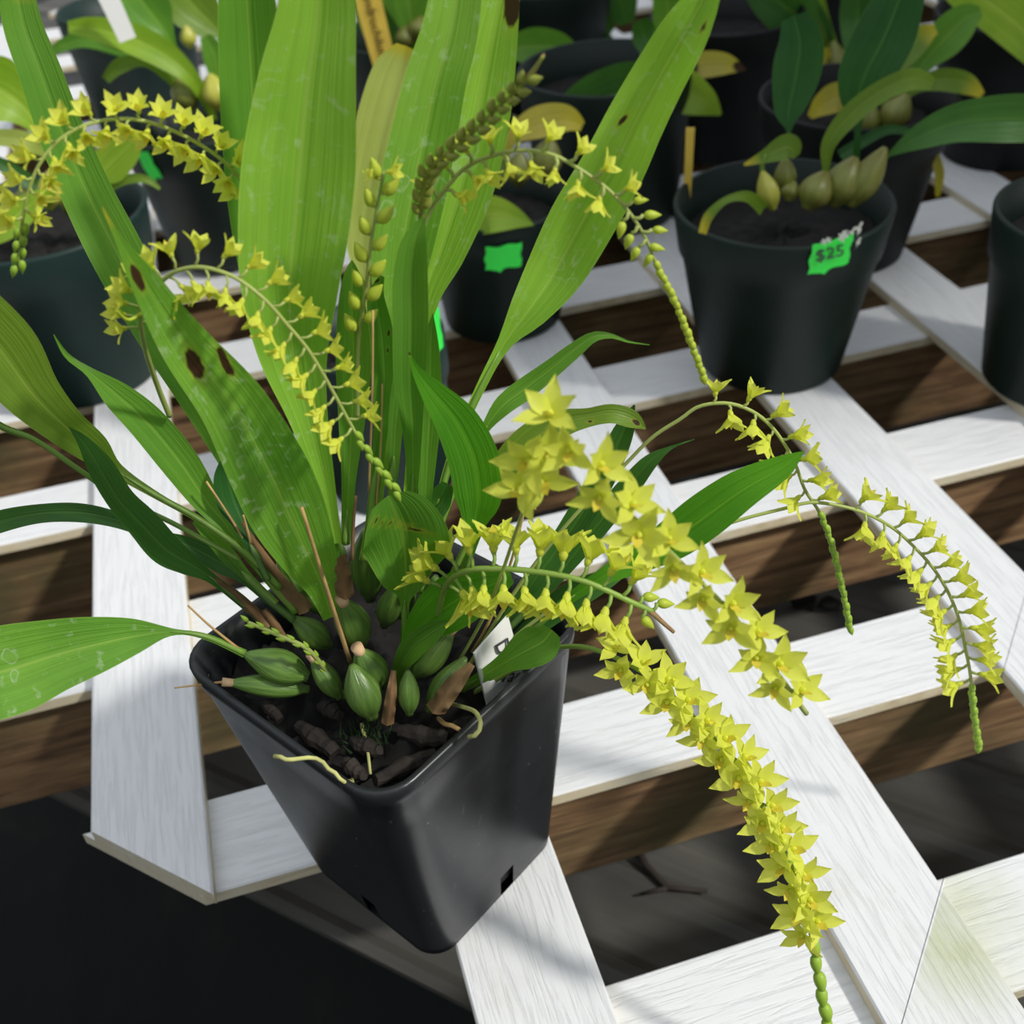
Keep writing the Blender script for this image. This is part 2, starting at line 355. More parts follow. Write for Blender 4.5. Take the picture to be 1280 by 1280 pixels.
def bulb(parent, mat, a, b, wpx, za, zb, name='pseudobulb', cut=False, label=None, basev=None, pw=1.0):
    """a = upper end pixel, b = base pixel with heights; returns mesh"""
    A = atz(a[0], a[1], za); B = atz(b[0], b[1], zb); R = wpx*.5*dep(B)/FPX
    n = 16; seg = 20; vs = []; uv = []; fs = []
    T = (B-A).normalized(); up = T.orthogonal().normalized(); s = T.cross(up)
    for i in range(n+1):
        t = i/n
        prof = (math.sin(math.pi*min(1, (t*.93+.05)))**.8)*(0.72+.5*t)*pw
        r = R*max(.12, min(1.02, prof))
        if t > .97: r = R*.35
        for k in range(seg):
            an = 2*math.pi*k/seg; rr = r*(1+.035*math.cos(an*5+.7))
            vs.append(A+(B-A)*t+(up*math.cos(an)+s*math.sin(an))*rr); uv.append((k/seg, t))
    for i in range(n):
        for k in range(seg):
            x = i*seg+k; y = i*seg+(k+1) % seg; fs.append((x, y, y+seg, x+seg))
    fs.append(tuple(range(seg))[::-1]); fs.append(tuple(range(n*seg, (n+1)*seg)))
    o = obj(name, vs, fs, mat, parent, loc=B, uvs=uv)
    if label: o['label'] = label
    if cut:
        r = R*.27
        v, f = tube([A-T*.012, A+T*.02], [r*1.35, r*1.2], 14)
        c = obj('cut_stub', v, f, 'cut', o, loc=A); c['label'] = 'pale dry cut end'
        v, f = tube([A-T*.0195, A-T*.0185], [r*.55, r*.55], 10)
    return o
def strand(parent, name, mat, pts, rpx, base=POT, label=None, n=24, wob=0):
    P3 = []
    for c in pts:
        p = V(c[0], c[1], c[2], base); P3.append((p.x, p.y, p.z))
    S = [Vector(s) for s in resample(cr(P3, 60), n)]
    if wob: S = [p+Vector((random.uniform(-1, 1), random.uniform(-1, 1), random.uniform(-1, 1)))*wob for p in S]
    rr = []
    for i in range(n):
        t = i/(n-1); r = rpx[0]+(rpx[1]-rpx[0])*t; rr.append(r*dep(S[i])/FPX)
    v, f = tube(S, rr, 7); o = obj(name, v, f, mat, parent, loc=S[0])
    if label: o['label'] = label
    return o
# ------------------------------------------------------------------ flower meshes (axis +Z, unit = spread radius)
def petal(ang, length, width, open_, tipup, z0=.0):
    vs = []; fs = []; n = 6
    ca, sa = math.cos(ang), math.sin(ang)
    for i in range(n+1):
        t = i/n; w = width*(math.sin(math.pi*min(1, t*.86+.1))**.9)*(1 if t < .6 else 1-(t-.6)*1.3)
        if i == n: w = .004
        rad = length*(math.sin(open_)*t+tipup*.18*t*t); z = z0+length*(math.cos(open_)*t-tipup*.22*t*t)
        for u in (-1, 0, 1):
            x = rad; y = u*w; zz = z+(.14*width if u else -.04)
            vs.append((x*ca-y*sa, x*sa+y*ca, zz))
    for i in range(n):
        for k in range(2): a = i*3+k; fs.append((a, a+1, a+4, a+3))
    return vs, fs
def unitmesh(name, parts, mats):
    me = bpy.data.meshes.new(name); vs = []; fs = []; mi = []
    for (v, f), k in parts:
        o = len(vs); vs += list(v); fs += [tuple(i+o for i in q) for q in f]; mi += [k]*len(f)
    me.from_pydata([tuple(v) for v in vs], [], fs); me.polygons.foreach_set('use_smooth', [True]*len(fs)); me.polygons.foreach_set('material_index', mi)
    for m in mats: me.materials.append(MT[m])
    me.update(); return me
FL = []
for q, (op, w) in enumerate(((.42, .25), (.52, .27), (.6, .25), (.8, .27), (.95, .28), (.88, .26))):
    parts = []
    for k in range(3): parts.append((petal(math.pi/2+k*2*math.pi/3, 1.1, w, op, 1.0, .02), 0))
    for k in (0, 1): parts.append((petal(math.pi/2+(math.pi/3 if k else -math.pi/3), .98, w*1.0, op-.1, .8, .06), 0))
    parts.append((petal(-math.pi/2, .55, .17, .55, -1.0, .08), 1))
    parts.append((tube([(0, 0, -.12), (0, 0, .05), (0, .03, .22), (0, .02, .32)], [.07, .13, .09, .05], 8), 0))
    FL.append(unitmesh('flower', parts, ['flower', 'lip']))
def budmesh(name, mat, fat=.3):
    pts = []; rr = []
    for i in range(10):
        t = i/9; pts.append((0, 0, t)); rr.append(max(.015, fat*math.sin(math.pi*(t**.8))**.75*(1.05-.45*t)))
    return unitmesh(name, [(tube(pts, rr, 10), 0)], [mat])
BUD = {'bud': budmesh('flower_bud', 'bud'), 'budgreen': budmesh('flower_bud', 'budgreen', .27), 'budolive': budmesh('flower_bud', 'budolive', .34)}
def inst(name, me, parent, loc, axis, roll, scale):
    o = bpy.data.objects.new(name, me); COL.objects.link(o); o.parent = parent
    o.location = (loc-ORI[parent.name])*U
    q = axis.to_track_quat('Z', 'Y'); o.rotation_mode = 'QUATERNION'
    from mathutils import Quaternion
    o.rotation_quaternion = q @ Quaternion((0, 0, 1), roll); o.scale = (scale*U,)*3; return o
NFL = [0, 0]
def spike(parent, ctrl, r0, r1, fl=None, n=20, size=17, ped=14, phi=0, face=.25, lean=.35, buds=None, nb=0, bsize=14, bmat='bud', bped=4, bface=.75, label=None, mat='rachis', jit=.15, start=0, up=0):
    """ctrl (px,py,off); fl=(a,b) arc fraction range that carries flowers; buds=(a,b)"""
    P3 = [tuple(V(*c)) for c in ctrl]
    S = [Vector(s) for s in resample(cr(P3, 400), 120)]
    def at(t):
        t = max(0, min(1, t))*119; k = min(int(t), 118); p = S[k].lerp(S[k+1], t-k)
        T = (S[min(k+3, 119)]-S[max(k-2, 0)]).normalized(); return p, T
    parts = [tube(S, [(r0+(r1-r0)*i/119)*dep(S[i])/FPX for i in range(120)], 8)]
    todo = []
    def do(rng, cnt, sz, pd, isbud):
        for i in range(cnt):
            t = rng[0]+(rng[1]-rng[0])*(i+.5*0)/(max(1, cnt-1)); p, T = at(t); px = dep(p)/FPX
            vd = (CAM-p).normalized(); sd = T.cross(vd).normalized(); nn = sd.cross(T)
            if nn.dot(vd) < 0: nn = -nn
            sg = 1 if (i+start) % 2 else -1
            a = math.radians(phi+random.uniform(-10, 10)*jit*4)
            d = (sd*sg*math.cos(a)+nn*math.sin(a)*(1 if isbud is False else .5)+T*lean).normalized()
            if up: d = (d+Vector((0, 0, up))).normalized()
            s_ = sz(t) if callable(sz) else sz
            pl = (pd(t) if callable(pd) else pd)
            q = p+d*pl*px
            if pl > 5: parts.append(tube([p, p+d*pl*px*.5+T*.004, q], [2.0*px, 1.7*px, 2.2*px] if r0 < 3.5 or ped == 20 else [2.8*px, 2.4*px, 2.8*px], 6))
            if isbud: bf = bface(t) if callable(bface) else bface; ax = (d*(1-bf)+T*bf).normalized()
            else: ax = (d*(1-face)+vd*face+Vector([random.uniform(-jit, jit) for _ in range(3)])).normalized()
            todo.append((isbud, q, ax, s_*px*random.uniform(.9, 1.08)))
    if fl: do(fl, n, size, ped, False)
    if buds: do(buds, nb, bsize, bped, True)
    v, f = join(parts)
    o = obj('flower_spike', v, f, mat, parent, loc=S[0])
    if label: o['label'] = label
    for isb, q, ax, s_ in todo:
        if isb: inst('flower_bud', BUD[bmat], o, q, ax, 0, s_); NFL[1] += 1
        else: inst('flower', random.choice(FL[:3] if face < .35 else FL[3:]), o, q, ax, random.uniform(-.5, .5), s_); NFL[0] += 1
    return o
# ================================================================== SETTING
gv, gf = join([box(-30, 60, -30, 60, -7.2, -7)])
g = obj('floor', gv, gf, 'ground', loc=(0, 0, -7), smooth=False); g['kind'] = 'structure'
W = .3566; TH = .05; GAP = .0015
def slat(parent, fam, k, lo, hi, cutlo, cuthi, zt):
    """fam A: x in [k,k+W], runs along y. fam B: y in [k,k+W], runs along x. cut functions give end at each side"""
    c0, c1 = k, k+W
    (a0, a1), (b0, b1) = (cutlo(c0), cutlo(c1)), (cuthi(c0), cuthi(c1))
    a0, a1 = max(a0, lo), max(a1, lo); b0, b1 = min(b0, hi), min(b1, hi)
    if a0 >= b0 or a1 >= b1: return
    # local frame: x along length, y across
    e = .006
    prof = [(0, -TH+.0), (0, -e), (e, 0), (W-e, 0), (W, -e), (W, -TH)]
    vs = []
    for ends in ((a0, a1), (b0, b1)):
        for (y, z) in prof:
            t = y/W; vs.append((ends[0]+(ends[1]-ends[0])*t, y, z))
    m = len(prof); fs = [(i, (i+1) % m, (i+1) % m+m, i+m) for i in range(m)]+[tuple(range(m))[::-1], tuple(range(m, 2*m))]
    me = bpy.data.meshes.new('slat'); me.from_pydata([tuple(Vector(v)*U) for v in vs], [], fs); me.materials.append(MT['lattice']); me.update()
    o = bpy.data.objects.new('slat', me); COL.objects.link(o); o.parent = parent
    base = ORI[parent.name]
    if fam == 'A':
        o.rotation_euler = (0, 0, math.pi/2); o.location = (Vector((k+W, 0, zt))-base)*U
        # rotate: local x->y, local y->-x ; mirror handled by cut swap below
    else: o.location = (Vector((0, k, zt))-base)*U
    return o
def panel(label, smin, smax, dmin, dmax, loc):
    """region: smin<=x+y<=smax, dmin<=x-y<=dmax"""
    t = thing('lattice_panel', label, 'lattice panel', loc, None)
    BIG = 15
    for k in range(-5, 16):
        # A: for x=c : y >= max(smin-x, x-dmax); y <= min(smax-x, x-dmin). across param runs from x=k+W down to k
        fl = lambda c, k=k: max(smin-(2*k+W-c), (2*k+W-c)-dmax); fh = lambda c, k=k: min(smax-(2*k+W-c), (2*k+W-c)-dmin)
        slat(t, 'A', k, -BIG, BIG, fl, fh, 0)
        fl = lambda c: max(smin-c, c+dmin); fh = lambda c: min(smax-c, c+dmax)
        slat(t, 'B', k, -BIG, BIG, fl, fh, -TH)
    return t
panel('large white wood-grain lattice bench panel under the square pot', .315, 17, -11.5, 3.045, (1.2, -.6, -.1))
panel('white lattice panel beyond the angled seam at right, algae stained corner', .315, 17, 3.045+GAP*2, 11, (2.6, -.6, -.1))
# timber joists below
for i, k in enumerate(range(0, 9)):
    x0, x1 = ((.95 if k == 0 else .55-k-.1), 11)
    y0, y1 = k+.07, k+.30
    v, f = box(x0, x1, y0, y1, -.62, -.102)
    v = [(x-(0 if x > x0 else (y-y0)), y, z) for x, y, z in v]
    o = obj('timber_joist', v, f, 'wood', loc=(x0, y0, -.62), smooth=False)
    ords = ['brown timber joist running under the black square pot',
            'reddish brown timber joist directly behind the black square pot base', 'brown timber joist third behind the square pot']
    if i < 3: tag(o, ords[i], 'joist', 'timber joists under the lattice')
    else: tag(o, 'brown timber joist far back under the potted orchids', 'joist', 'far timber joists')
# sheet below the joists, corrugated, edge parallel to the panel edge
def sheet():
    import itertools
    vs = []; fs = []; nx = 90
    a = Vector((1, -1, 0)).normalized(); b = Vector((1, 1, 0)).normalized(); org = Vector((.47, .47, -1.0))
    cols = [-12, 12]
    for j in range(nx*4+1):
        d = j*.045*2/2
        z = .018*(1 if (j % 8) in (0, 1) else 0)
        for c in cols: vs.append(org+b*d+a*c+Vector((0, 0, z)))
    for j in range(nx*4): fs.append((2*j, 2*j+1, 2*j+3, 2*j+2))
    o = obj('corrugated_sheet', vs, fs, 'sheet', loc=org, smooth=False)
    # rotate the local frame so textures run along the ribs
    R = Matrix.Rotation(-math.pi/4, 4, 'Z'); o.data.transform(R.inverted()); o.rotation_euler = (0, 0, -math.pi/4)
    so = o.modifiers.new('t', 'SOLIDIFY'); so.thickness = .03*U
    return tag(o, 'grimy dark grey ribbed plastic sheet lying under the bench', 'sheet')
sheet()
def board(label, s0, s1, z, th, c0, c1, mat):
    a = Vector((1, -1, 0)).normalized(); b = Vector((1, 1, 0)).normalized(); org = Vector((s0/2, s0/2, z))
    w = (s1-s0)/math.sqrt(2)
    vs = [org+a*p+b*q+Vector((0, 0, r)) for r in (-th, 0) for q in (0, w) for p in (c0, c1)]
    fs = [(0, 2, 3, 1), (4, 5, 7, 6), (0, 1, 5, 4), (2, 6, 7, 3), (0, 4, 6, 2), (1, 3, 7, 5)]
    return tag(obj('lower_board', vs, fs, mat, loc=org, smooth=False), label, 'board')
board('grey board lying low beneath the bench at the bottom left corner', -.05, .68, -5, .35, -9, -.5, 'sheet')
# debris on the sheet
def zo(px, py, z): return (px, py, (atz(px, py, z)-POT).dot(HF))
def sheetpt(px, py): return atz(px, py, -.975)
tw = [sheetpt(795, 1062), sheetpt(808, 1085), sheetpt(835, 1112), sheetpt(884, 1116)]
v, f = join([tube([p+Vector((0, 0, .012)) for p in tw], [.022, .018, .012, .01], 6), tube([sheetpt(835, 1112)+Vector((0, 0, .012)), sheetpt(800, 1118)], [.011, .006], 6)])
tag(obj('twig', v, f, 'bark', loc=tw[0]), 'small dark forked twig on the grey sheet below the lattice', 'twig')
def blob(name, mat, c, r, seed=0, sq=(1, 1, .5), sub=2, parent=None, amp=.25):
    bm = bmesh.new(); bmesh.ops.create_icosphere(bm, subdivisions=sub, radius=1); rnd = random.Random(seed)
    ph = [rnd.uniform(0, 6) for _ in range(6)]
    vs = []
    for w in bm.verts:
        p = w.co; k = 1+amp*(math.sin(p.x*3+ph[0])*math.sin(p.y*4+ph[1])+.5*math.sin(p.z*7+ph[2]+p.x*5))
        vs.append(Vector((p.x*sq[0], p.y*sq[1], p.z*sq[2]))*k*r+Vector(c))
    fs = [tuple(x.index for x in fc.verts) for fc in bm.faces]; bm.free()
    return obj(name, vs, fs, mat, parent, loc=c)
for i, (px, py, r) in enumerate(((1002, 752, .05), (1035, 757, .04), (1205, 925, .03), (1222, 932, .025), (725, 1053, .02))):
    p = sheetpt(px, py)+Vector((0, 0, r*.4))
    tag(blob('soil_clod', 'soil', p, r, i, (1.4, 1, .5)), 'small dark crumb of soil on the grey sheet under the lattice', 'soil clod', 'soil crumbs on the sheet')
# ================================================================== SQUARE POT
def rsquare(side, rad, z, n=14, rot=0, c=POT):
    pts = []; h = side/2
    for q in range(4):
        a = q*math.pi/2; ca, sa = math.cos(a), math.sin(a)
        for i in range(n):                         # straight run on face q (facing local -y rotated)
            t = i/n; x = -h+rad+(side-2*rad)*t; y = -h; pts.append((x*ca-y*sa, x*sa+y*ca))
        for i in range(7):
            b = -math.pi/2+(math.pi/2)*i/7; x = h-rad+rad*math.cos(b); y = -h+rad+rad*math.sin(b); pts.append((x*ca-y*sa, x*sa+y*ca))
    cr_, sr = math.cos(rot), math.sin(rot)
    return [Vector((c.x+x*cr_-y*sr, c.y+x*sr+y*cr_, z)) for x, y in pts]
ROT = math.radians(33.5); CB = Vector((1.015, -.095, 0)); CT = Vector((.990, -.115, 0)); HP = .925
def potsec(t, grow=0):
    c = CB.lerp(CT, t); return c, .54+(.732-.54)*t+grow, .08+.025*t
pot = thing('square_pot', 'black plastic square nursery pot holding the blooming orchid', 'pot', CB)
secs = []; ts = [0, .035, .11, .2, .35, .5, .65, .8, .93, .94, 1.0]
for t in ts:
    c, s, r = potsec(t, .012 if t > .935 else 0); secs.append(rsquare(s, r, t*HP, rot=ROT, c=c))
ntop = len(secs)
for t, g in ((1.0, -.018), (.9, -.03), (.5, -.03), (.03, -.03)):
    c, s, r = potsec(t, g); secs.append(rsquare(s, max(.03, r-.012), t*HP+(.004 if t == 1 else 0), rot=ROT, c=c))
m = len(secs[0]); vs = [p for s in secs for p in s]; fs = []
for i in range(len(secs)-1):
    for k in range(m):
        fk = k % 21
        if i < 3 and fk in (7, 8) and i < 2: continue
        if i >= ntop+1 and fk in (7, 8) and False: continue
        a = i*m+k; b = i*m+(k+1) % m; fs.append((a, b, b+m, a+m))
fs.append(tuple(range((len(secs)-1)*m, len(secs)*m)))
fs.append(tuple(range(m))[::-1])
o = obj('pot_body', vs, fs, 'potk', pot, loc=CB)
# potting mix
SZ = .81
c, s, r = potsec(SZ/HP, -.045)
def grid_in(c, s, z, rot, n=36, amp=.025, seed=3):
    rnd = random.Random(seed); vs = []; fs = []
    for j in range(n+1):
        for i in range(n+1):
            x = (i/n-.5)*s; y = (j/n-.5)*s
            zz = z+amp*(math.sin(x*31+j)*math.cos(y*27)+rnd.uniform(-1, 1)*.7)
            vs.append((c.x+x*math.cos(rot)-y*math.sin(rot), c.y+x*math.sin(rot)+y*math.cos(rot), zz))
    for j in range(n):
        for i in range(n): a = j*(n+1)+i; fs.append((a, a+1, a+n+2, a+n+1))
    return vs, fs
v, f = grid_in(c, s-.01, SZ, ROT)
tag(obj('potting_mix', v, f, 'soil', loc=c+Vector((0, 0, SZ))), 'dark damp potting mix filling the black square pot', 'potting mix', kind='stuff')
chips = [((372, 905), (418, 940), 26, 'mossy dark bark chip left of centre in the square pot'), ((470, 975), (545, 940), 22, 'long dark bark chip at the front corner of the square pot'),
         ((430, 950), (455, 972), 20, 'small dark bark chip beside the yellowish root'), ((500, 915), (560, 925), 26, 'brown bark chip below the pale brown sheaths'),
         ((330, 880), (350, 900), 16, 'tiny dark bark chip at the left of the pot'), ((440, 925), (475, 940), 22, 'dark bark chip with moss below the front bulb'),
         ((560, 915), (590, 900), 18, 'dark bark chip near the curled root at the pot edge'), ((400, 880), (425, 895), 20, 'dark bark chip under the left bulbs')]
for i, (a, b, w, lab) in enumerate(chips):
    A = atz(*a, SZ+.035); B = atz(*b, SZ+.035); T = (B-A); n = 9; R = w*.5*dep(A)/FPX
    pts = [A+T*(k/(n-1))+Vector((0, 0, random.uniform(-.006, .006))) for k in range(n)]
    rr = [R*(.55+.45*math.sin(math.pi*(k+.6)/(n+.2)))*random.uniform(.8, 1.1) for k in range(n)]
    v, f = tube(pts, rr, 9)
    v = [p+Vector((random.uniform(-1, 1), random.uniform(-1, 1), random.uniform(-1, 1)))*R*.07 for p in v]
    tag(obj('bark_chip', v, f, 'bark', loc=A, smooth=False), lab, 'bark chip', 'bark chips in the square pot')
mv, mf = [], []
for i in range(110):
    p = atz(random.gauss(456, 13), random.gauss(912, 10), SZ+.05); h = random.uniform(.0, .02); a = random.uniform(0, 6.28); o_ = len(mv)
    mv += [p+Vector((.004*math.cos(a), .004*math.sin(a), -.03)), p-Vector((.004*math.cos(a), .004*math.sin(a), .03)), p+Vector((random.uniform(-.02, .02), random.uniform(-.02, .02), h))]; mf.append((o_, o_+1, o_+2))
tag(obj('moss', mv, mf, 'moss', loc=mv[0]), 'small tuft of green moss on the bark below the front bulb', 'moss', kind='stuff')
# plant tag in the square pot
def flat(name, corners, mat, parent=None, th=.006, hole=None):
    """corners: 4 world pts around; makes a thin plate"""
    c = [Vector(p) for p in corners]; nn = (c[1]-c[0]).cross(c[3]-c[0]).normalized()
    vs = c+[p-nn*th for p in c]; fs = [(0, 1, 2, 3), (7, 6, 5, 4), (0, 4, 5, 1), (1, 5, 6, 2), (2, 6, 7, 3), (3, 7, 4, 0)]
    return obj(name, vs, fs, mat, parent, loc=c[3], smooth=False), nn
def plate_hole(name, corners, mat, parent, hu, hv, r, ratio=1.0, th=.006):
    """plate with a round hole at (hu,hv)"""
    c = [Vector(p) for p in corners]; X = c[1]-c[0]; Y = c[3]-c[0]; nn = X.cross(Y).normalized(); lx, ly = X.length, Y.length
    def P(u, v): return c[0]+X*u+Y*v+(c[2]-c[1]-c[3]+c[0])*u*v
    N_ = 32; inner = []; outer = []
    for i in range(N_):
        a = 2*math.pi*i/N_; inner.append((hu+r*math.cos(a)/lx, hv+r*math.sin(a)/ly))
        dx, dy = math.cos(a)/lx, math.sin(a)/ly; t = min(((1-hu)/dx if dx > 0 else -hu/dx) if abs(dx) > 1e-9 else 1e9, ((1-hv)/dy if dy > 0 else -hv/dy) if abs(dy) > 1e-9 else 1e9)
        outer.append((hu+dx*t, hv+dy*t))
    # snap nearest outers onto the corners
    for cu, cv in ((0, 0), (1, 0), (1, 1), (0, 1)):
        k = min(range(N_), key=lambda i: (outer[i][0]-cu)**2*lx*lx+(outer[i][1]-cv)**2*ly*ly); outer[k] = (cu, cv)
    vs = [P(u, v) for u, v in inner]+[P(u, v) for u, v in outer]; n = len(vs); vs += [p-nn*th for p in vs]
    fs = []
    for i in range(N_):
        j = (i+1) % N_; fs += [(i, N_+i, N_+j, j), (n+j, n+N_+j, n+N_+i, n+i), (i, j, n+j, n+i), (N_+i, n+N_+i, n+N_+j, N_+j)]
    return obj(name, vs, fs, mat, parent, loc=c[3], smooth=False), nn
def text(parent, s, origin, xdir, nrm, size, mat, name='lettering', th=.0012, shear=0):
    cu = bpy.data.curves.new(name, 'FONT'); cu.body = s; cu.size = size*U; cu.extrude = th*U; cu.shear = shear; cu.resolution_u = 3
    tmp = bpy.data.objects.new('t', cu); COL.objects.link(tmp); bpy.context.view_layer.update()
    me = bpy.data.meshes.new_from_object(tmp.evaluated_get(bpy.context.evaluated_depsgraph_get())); bpy.data.objects.remove(tmp)
    me.materials.clear(); me.materials.append(MT[mat])
    o = bpy.data.objects.new(name, me); COL.objects.link(o); place(o, origin, parent)
    x = xdir.normalized(); z = nrm.normalized(); y = z.cross(x).normalized(); x = y.cross(z)
    o.rotation_mode = 'QUATERNION'; o.rotation_quaternion = Matrix((x, y, z)).transposed().to_quaternion(); return o
TA = [atz(591, 816, 1.0), atz(633, 769, 1.03), atz(667, 893, .64), atz(622, 938, .64)]
print('tag', [tuple(round(x, 3) for x in p) for p in TA])
t = thing('plant_label', 'white plastic plant label with a punched hole and handwriting, in the square pot', 'plant label', TA[3])
low = [TA[0], TA[1], TA[2], TA[3]]
pl, nn = plate_hole('tag_plate', low, 'tagw', t, .38, .30, .028)
if nn.dot(CAM-TA[0]) < 0: nn = -nn
yd = (TA[3]-TA[0]).normalized()
def onp(px, py):
    d = ray(px, py); return CAM+d*((TA[0]-CAM).dot(nn)/d.dot(nn))+nn*.011
text(t, 'D', onp(615, 803), yd, nn, .06, 'ink', shear=.2)
text(t, 'rach', onp(622, 850), yd*.6+(TA[1]-TA[0]).normalized()*.55, nn, .055, 'ink', shear=.2)
# ================================================================== MAIN ORCHID
orchid = thing('orchid_plant', 'large orchid with arching sprays of yellow flowers in the black square pot', 'orchid', (POT.x, POT.y, SZ))
PB = [ # upper end, base, width, z upper, z base, cut
 ((306, 818), (386, 846), 44, 1.0, .93, False), ((284, 853), (386, 862), 30, .95, .88, True), ((440, 831), (466, 897), 46, 1.04, .9, False),
 ((510, 838), (512, 893), 28, 1.02, .9, False), ((448, 812), (476, 858), 42, 1.06, .92, True), ((428, 750), (452, 806), 44, 1.13, .95, True),
 ((366, 772), (412, 808), 34, 1.05, .93, False), ((390, 822), (425, 872), 30, 1.0, .88, True), ((455, 665), (463, 748), 42, 1.25, .98, False),
 ((378, 700), (405, 765), 46, 1.15, .95, False), ((566, 785), (518, 845), 40, 1.06, .92, True), ((582, 822), (536, 888), 36, 1.0, .87, False),
 ((497, 730), (480, 782), 32, 1.12, .95, False), ((350, 690), (372, 750), 30, 1.1, .95, False),
 ((415, 660), (425, 740), 30, 1.2, .95, False), ((510, 700), (500, 770), 34, 1.15, .95, False), ((545, 720), (530, 790), 36, 1.15, .95, False)]
for i, (a, b, w, za, zb, cut) in enumerate(PB): bulb(orchid, 'bulb', a, b, w, za, zb, cut=cut)
lf = lambda m, c, **k: leaf(orchid, m, c, **k)
# tall upright leaves
lf('mid', [(18, -30, .5, 40), (28, 30, .48, 47), (50, 90, .46, 52), (75, 160, .44, 56), (108, 240, .42, 62), (148, 320, .38, 66), (195, 410, .32, 56), (240, 490, .26, 42), (290, 580, .2, 28), (340, 680, .1, 14), (375, 740, .03, 10)], spots=[(32, -6, 16, 8, 20, .8)], fold=.35)
lf('mid', [(306, -40, .22, 66), (312, 60, .22, 76), (318, 160, .21, 80), (328, 260, .2, 82), (345, 360, .18, 78), (370, 460, .15, 62), (395, 560, .1, 36), (412, 650, .05, 18), (420, 720, .0, 12)], fold=.55)
lf('bright', [(397, -40, .08, 92), (396, 20, .08, 98), (384, 110, .07, 122), (375, 200, .06, 138), (368, 280, .05, 134), (362, 360, .04, 116), (366, 440, .04, 84), (385, 520, .03, 48), (405, 600, .02, 26), (420, 680, 0, 14)], fold=.5, wave=.06)
lf('tall', [(575, -40, .22, 60), (562, 40, .2, 70), (545, 100, .19, 76), (530, 170, .18, 82), (515, 240, .16, 84), (502, 310, .14, 76), (494, 380, .12, 54), (488, 460, .1, 34), (478, 560, .06, 20), (468, 650, .02, 14)], fold=.55)
lf('bright', [(628, -20, .3, 46), (616, 40, .29, 64), (604, 100, .28, 78), (590, 170, .26, 86), (572, 240, .24, 84), (550, 312, .22, 64), (530, 368, .2, 42), (519, 440, .16, 26), (520, 540, .1, 22), (510, 640, .04, 14), (505, 720, 0, 10)], spots=[(640, 8, 10, 26, 0, 1.0)], fold=.5)
lf('bright', [(892, -36, .1, 30), (878, 0, .1, 44), (856, 40, .1, 62), (826, 92, .12, 68), (795, 150, .14, 74), (765, 212, .16, 80), (728, 276, .18, 82), (694, 338, .18, 72), (662, 386, .16, 50), (630, 430, .15, 18), (600, 486, .12, 12), (566, 565, .08, 10), (540, 660, .03, 10), (520, 740, 0, 10)], spots=[(882, 30, 4, 6, 0, 1), (778, 148, 3, 5, 30, .9), (785, 157, 3, 2, 0, .9), (770, 60, 2, 3, 0, .8), (800, 90, 2, 3, 0, .8), (756, 200, 2, 2, 0, .8)], fold=.5, wave=.1, label='broad yellow-green leaf leaning right')
lf('mid', [(440, 325, .12, 1), (440, 345, .12, 22), (440, 390, .12, 36), (442, 450, .12, 44), (440, 520, .1, 34), (436, 600, .06, 18), (432, 680, .02, 12)], fold=.3)
lf('mid', [(478, 345, .06, 6), (470, 372, .06, 22), (477, 420, .06, 30), (480, 480, .06, 26), (474, 560, .05, 16), (463, 650, .02, 12), (455, 700, 0, 12)], fold=.4, spots=[(486, 415, 2, 3, 0, 1), (484, 440, 2, 3, 0, 1), (471, 350, 3, 6, 0, .8)])
lf('mid', [(530, 272, .0, 4), (518, 302, -.01, 32), (513, 350, -.01, 44), (513, 410, -.01, 44), (512, 480, -.01, 38), (516, 550, -.01, 22), (515, 620, -.01, 13), (508, 690, -.01, 10), (500, 740, 0, 10)], fold=.5)
lf('mid', [(541, 392, .06, 1), (539, 420, .06, 16), (538, 455, .06, 26), (537, 510, .06, 30), (534, 570, .05, 24), (530, 640, .03, 14), (522, 700, .01, 10)], fold=.3)
lf('mid', [(500, 430, .04, 1), (500, 480, .04, 20), (494, 540, .03, 18), (490, 610, .02, 12), (484, 690, .01, 10)], fold=.3)
# left leaves
lf('spot', [(128, 259, -.2, 1), (150, 301, -.19, 12), (178, 347, -.18, 34), (209, 398, -.17, 52), (238, 440, -.16, 66), (292, 508, -.14, 84), (334, 585, -.11, 98), (362, 645, -.08, 94), (388, 700, -.05, 66), (403, 735, -.03, 38), (415, 772, -.01, 22)],
   spots=[(243, 455, 9, 20, -25, 1.05), (281, 452, 5, 22, -25, .95), (172, 347, 6, 16, -25, 1)], fold=.16, label='spotted leaf with dark brown blemishes and pale rings', tip=.04)
lf('mid', [(67, 418, .1, 1), (84, 445, .1, 7), (112, 465, .1, 12), (146, 494, .1, 36), (185, 530, .1, 46), (226, 580, .09, 46), (257, 625, .08, 34), (282, 655, .06, 22), (302, 685, .04, 12), (335, 725, .02, 10), (370, 765, .01, 10)], fold=.3)
lf('olive', [(-50, 385, .02, 90), (0, 438, .03, 92), (40, 492, .04, 68), (80, 532, .05, 50), (116, 560, .06, 40), (146, 588, .06, 18), (200, 622, .05, 9), (250, 650, .04, 9), (305, 690, .02, 9), (350, 735, .01, 9)], fold=.3)
lf('dark', [(86, 534, 0, 1), (104, 552, 0, 16), (124, 584, 0, 32), (150, 626, 0, 34), (178, 656, 0, 40), (206, 686, 0, 40), (234, 704, 0, 28), (264, 722, 0, 13), (300, 750, 0, 12), (338, 785, 0, 10)], fold=.4, twist=lambda v: 25*math.sin(v*6))
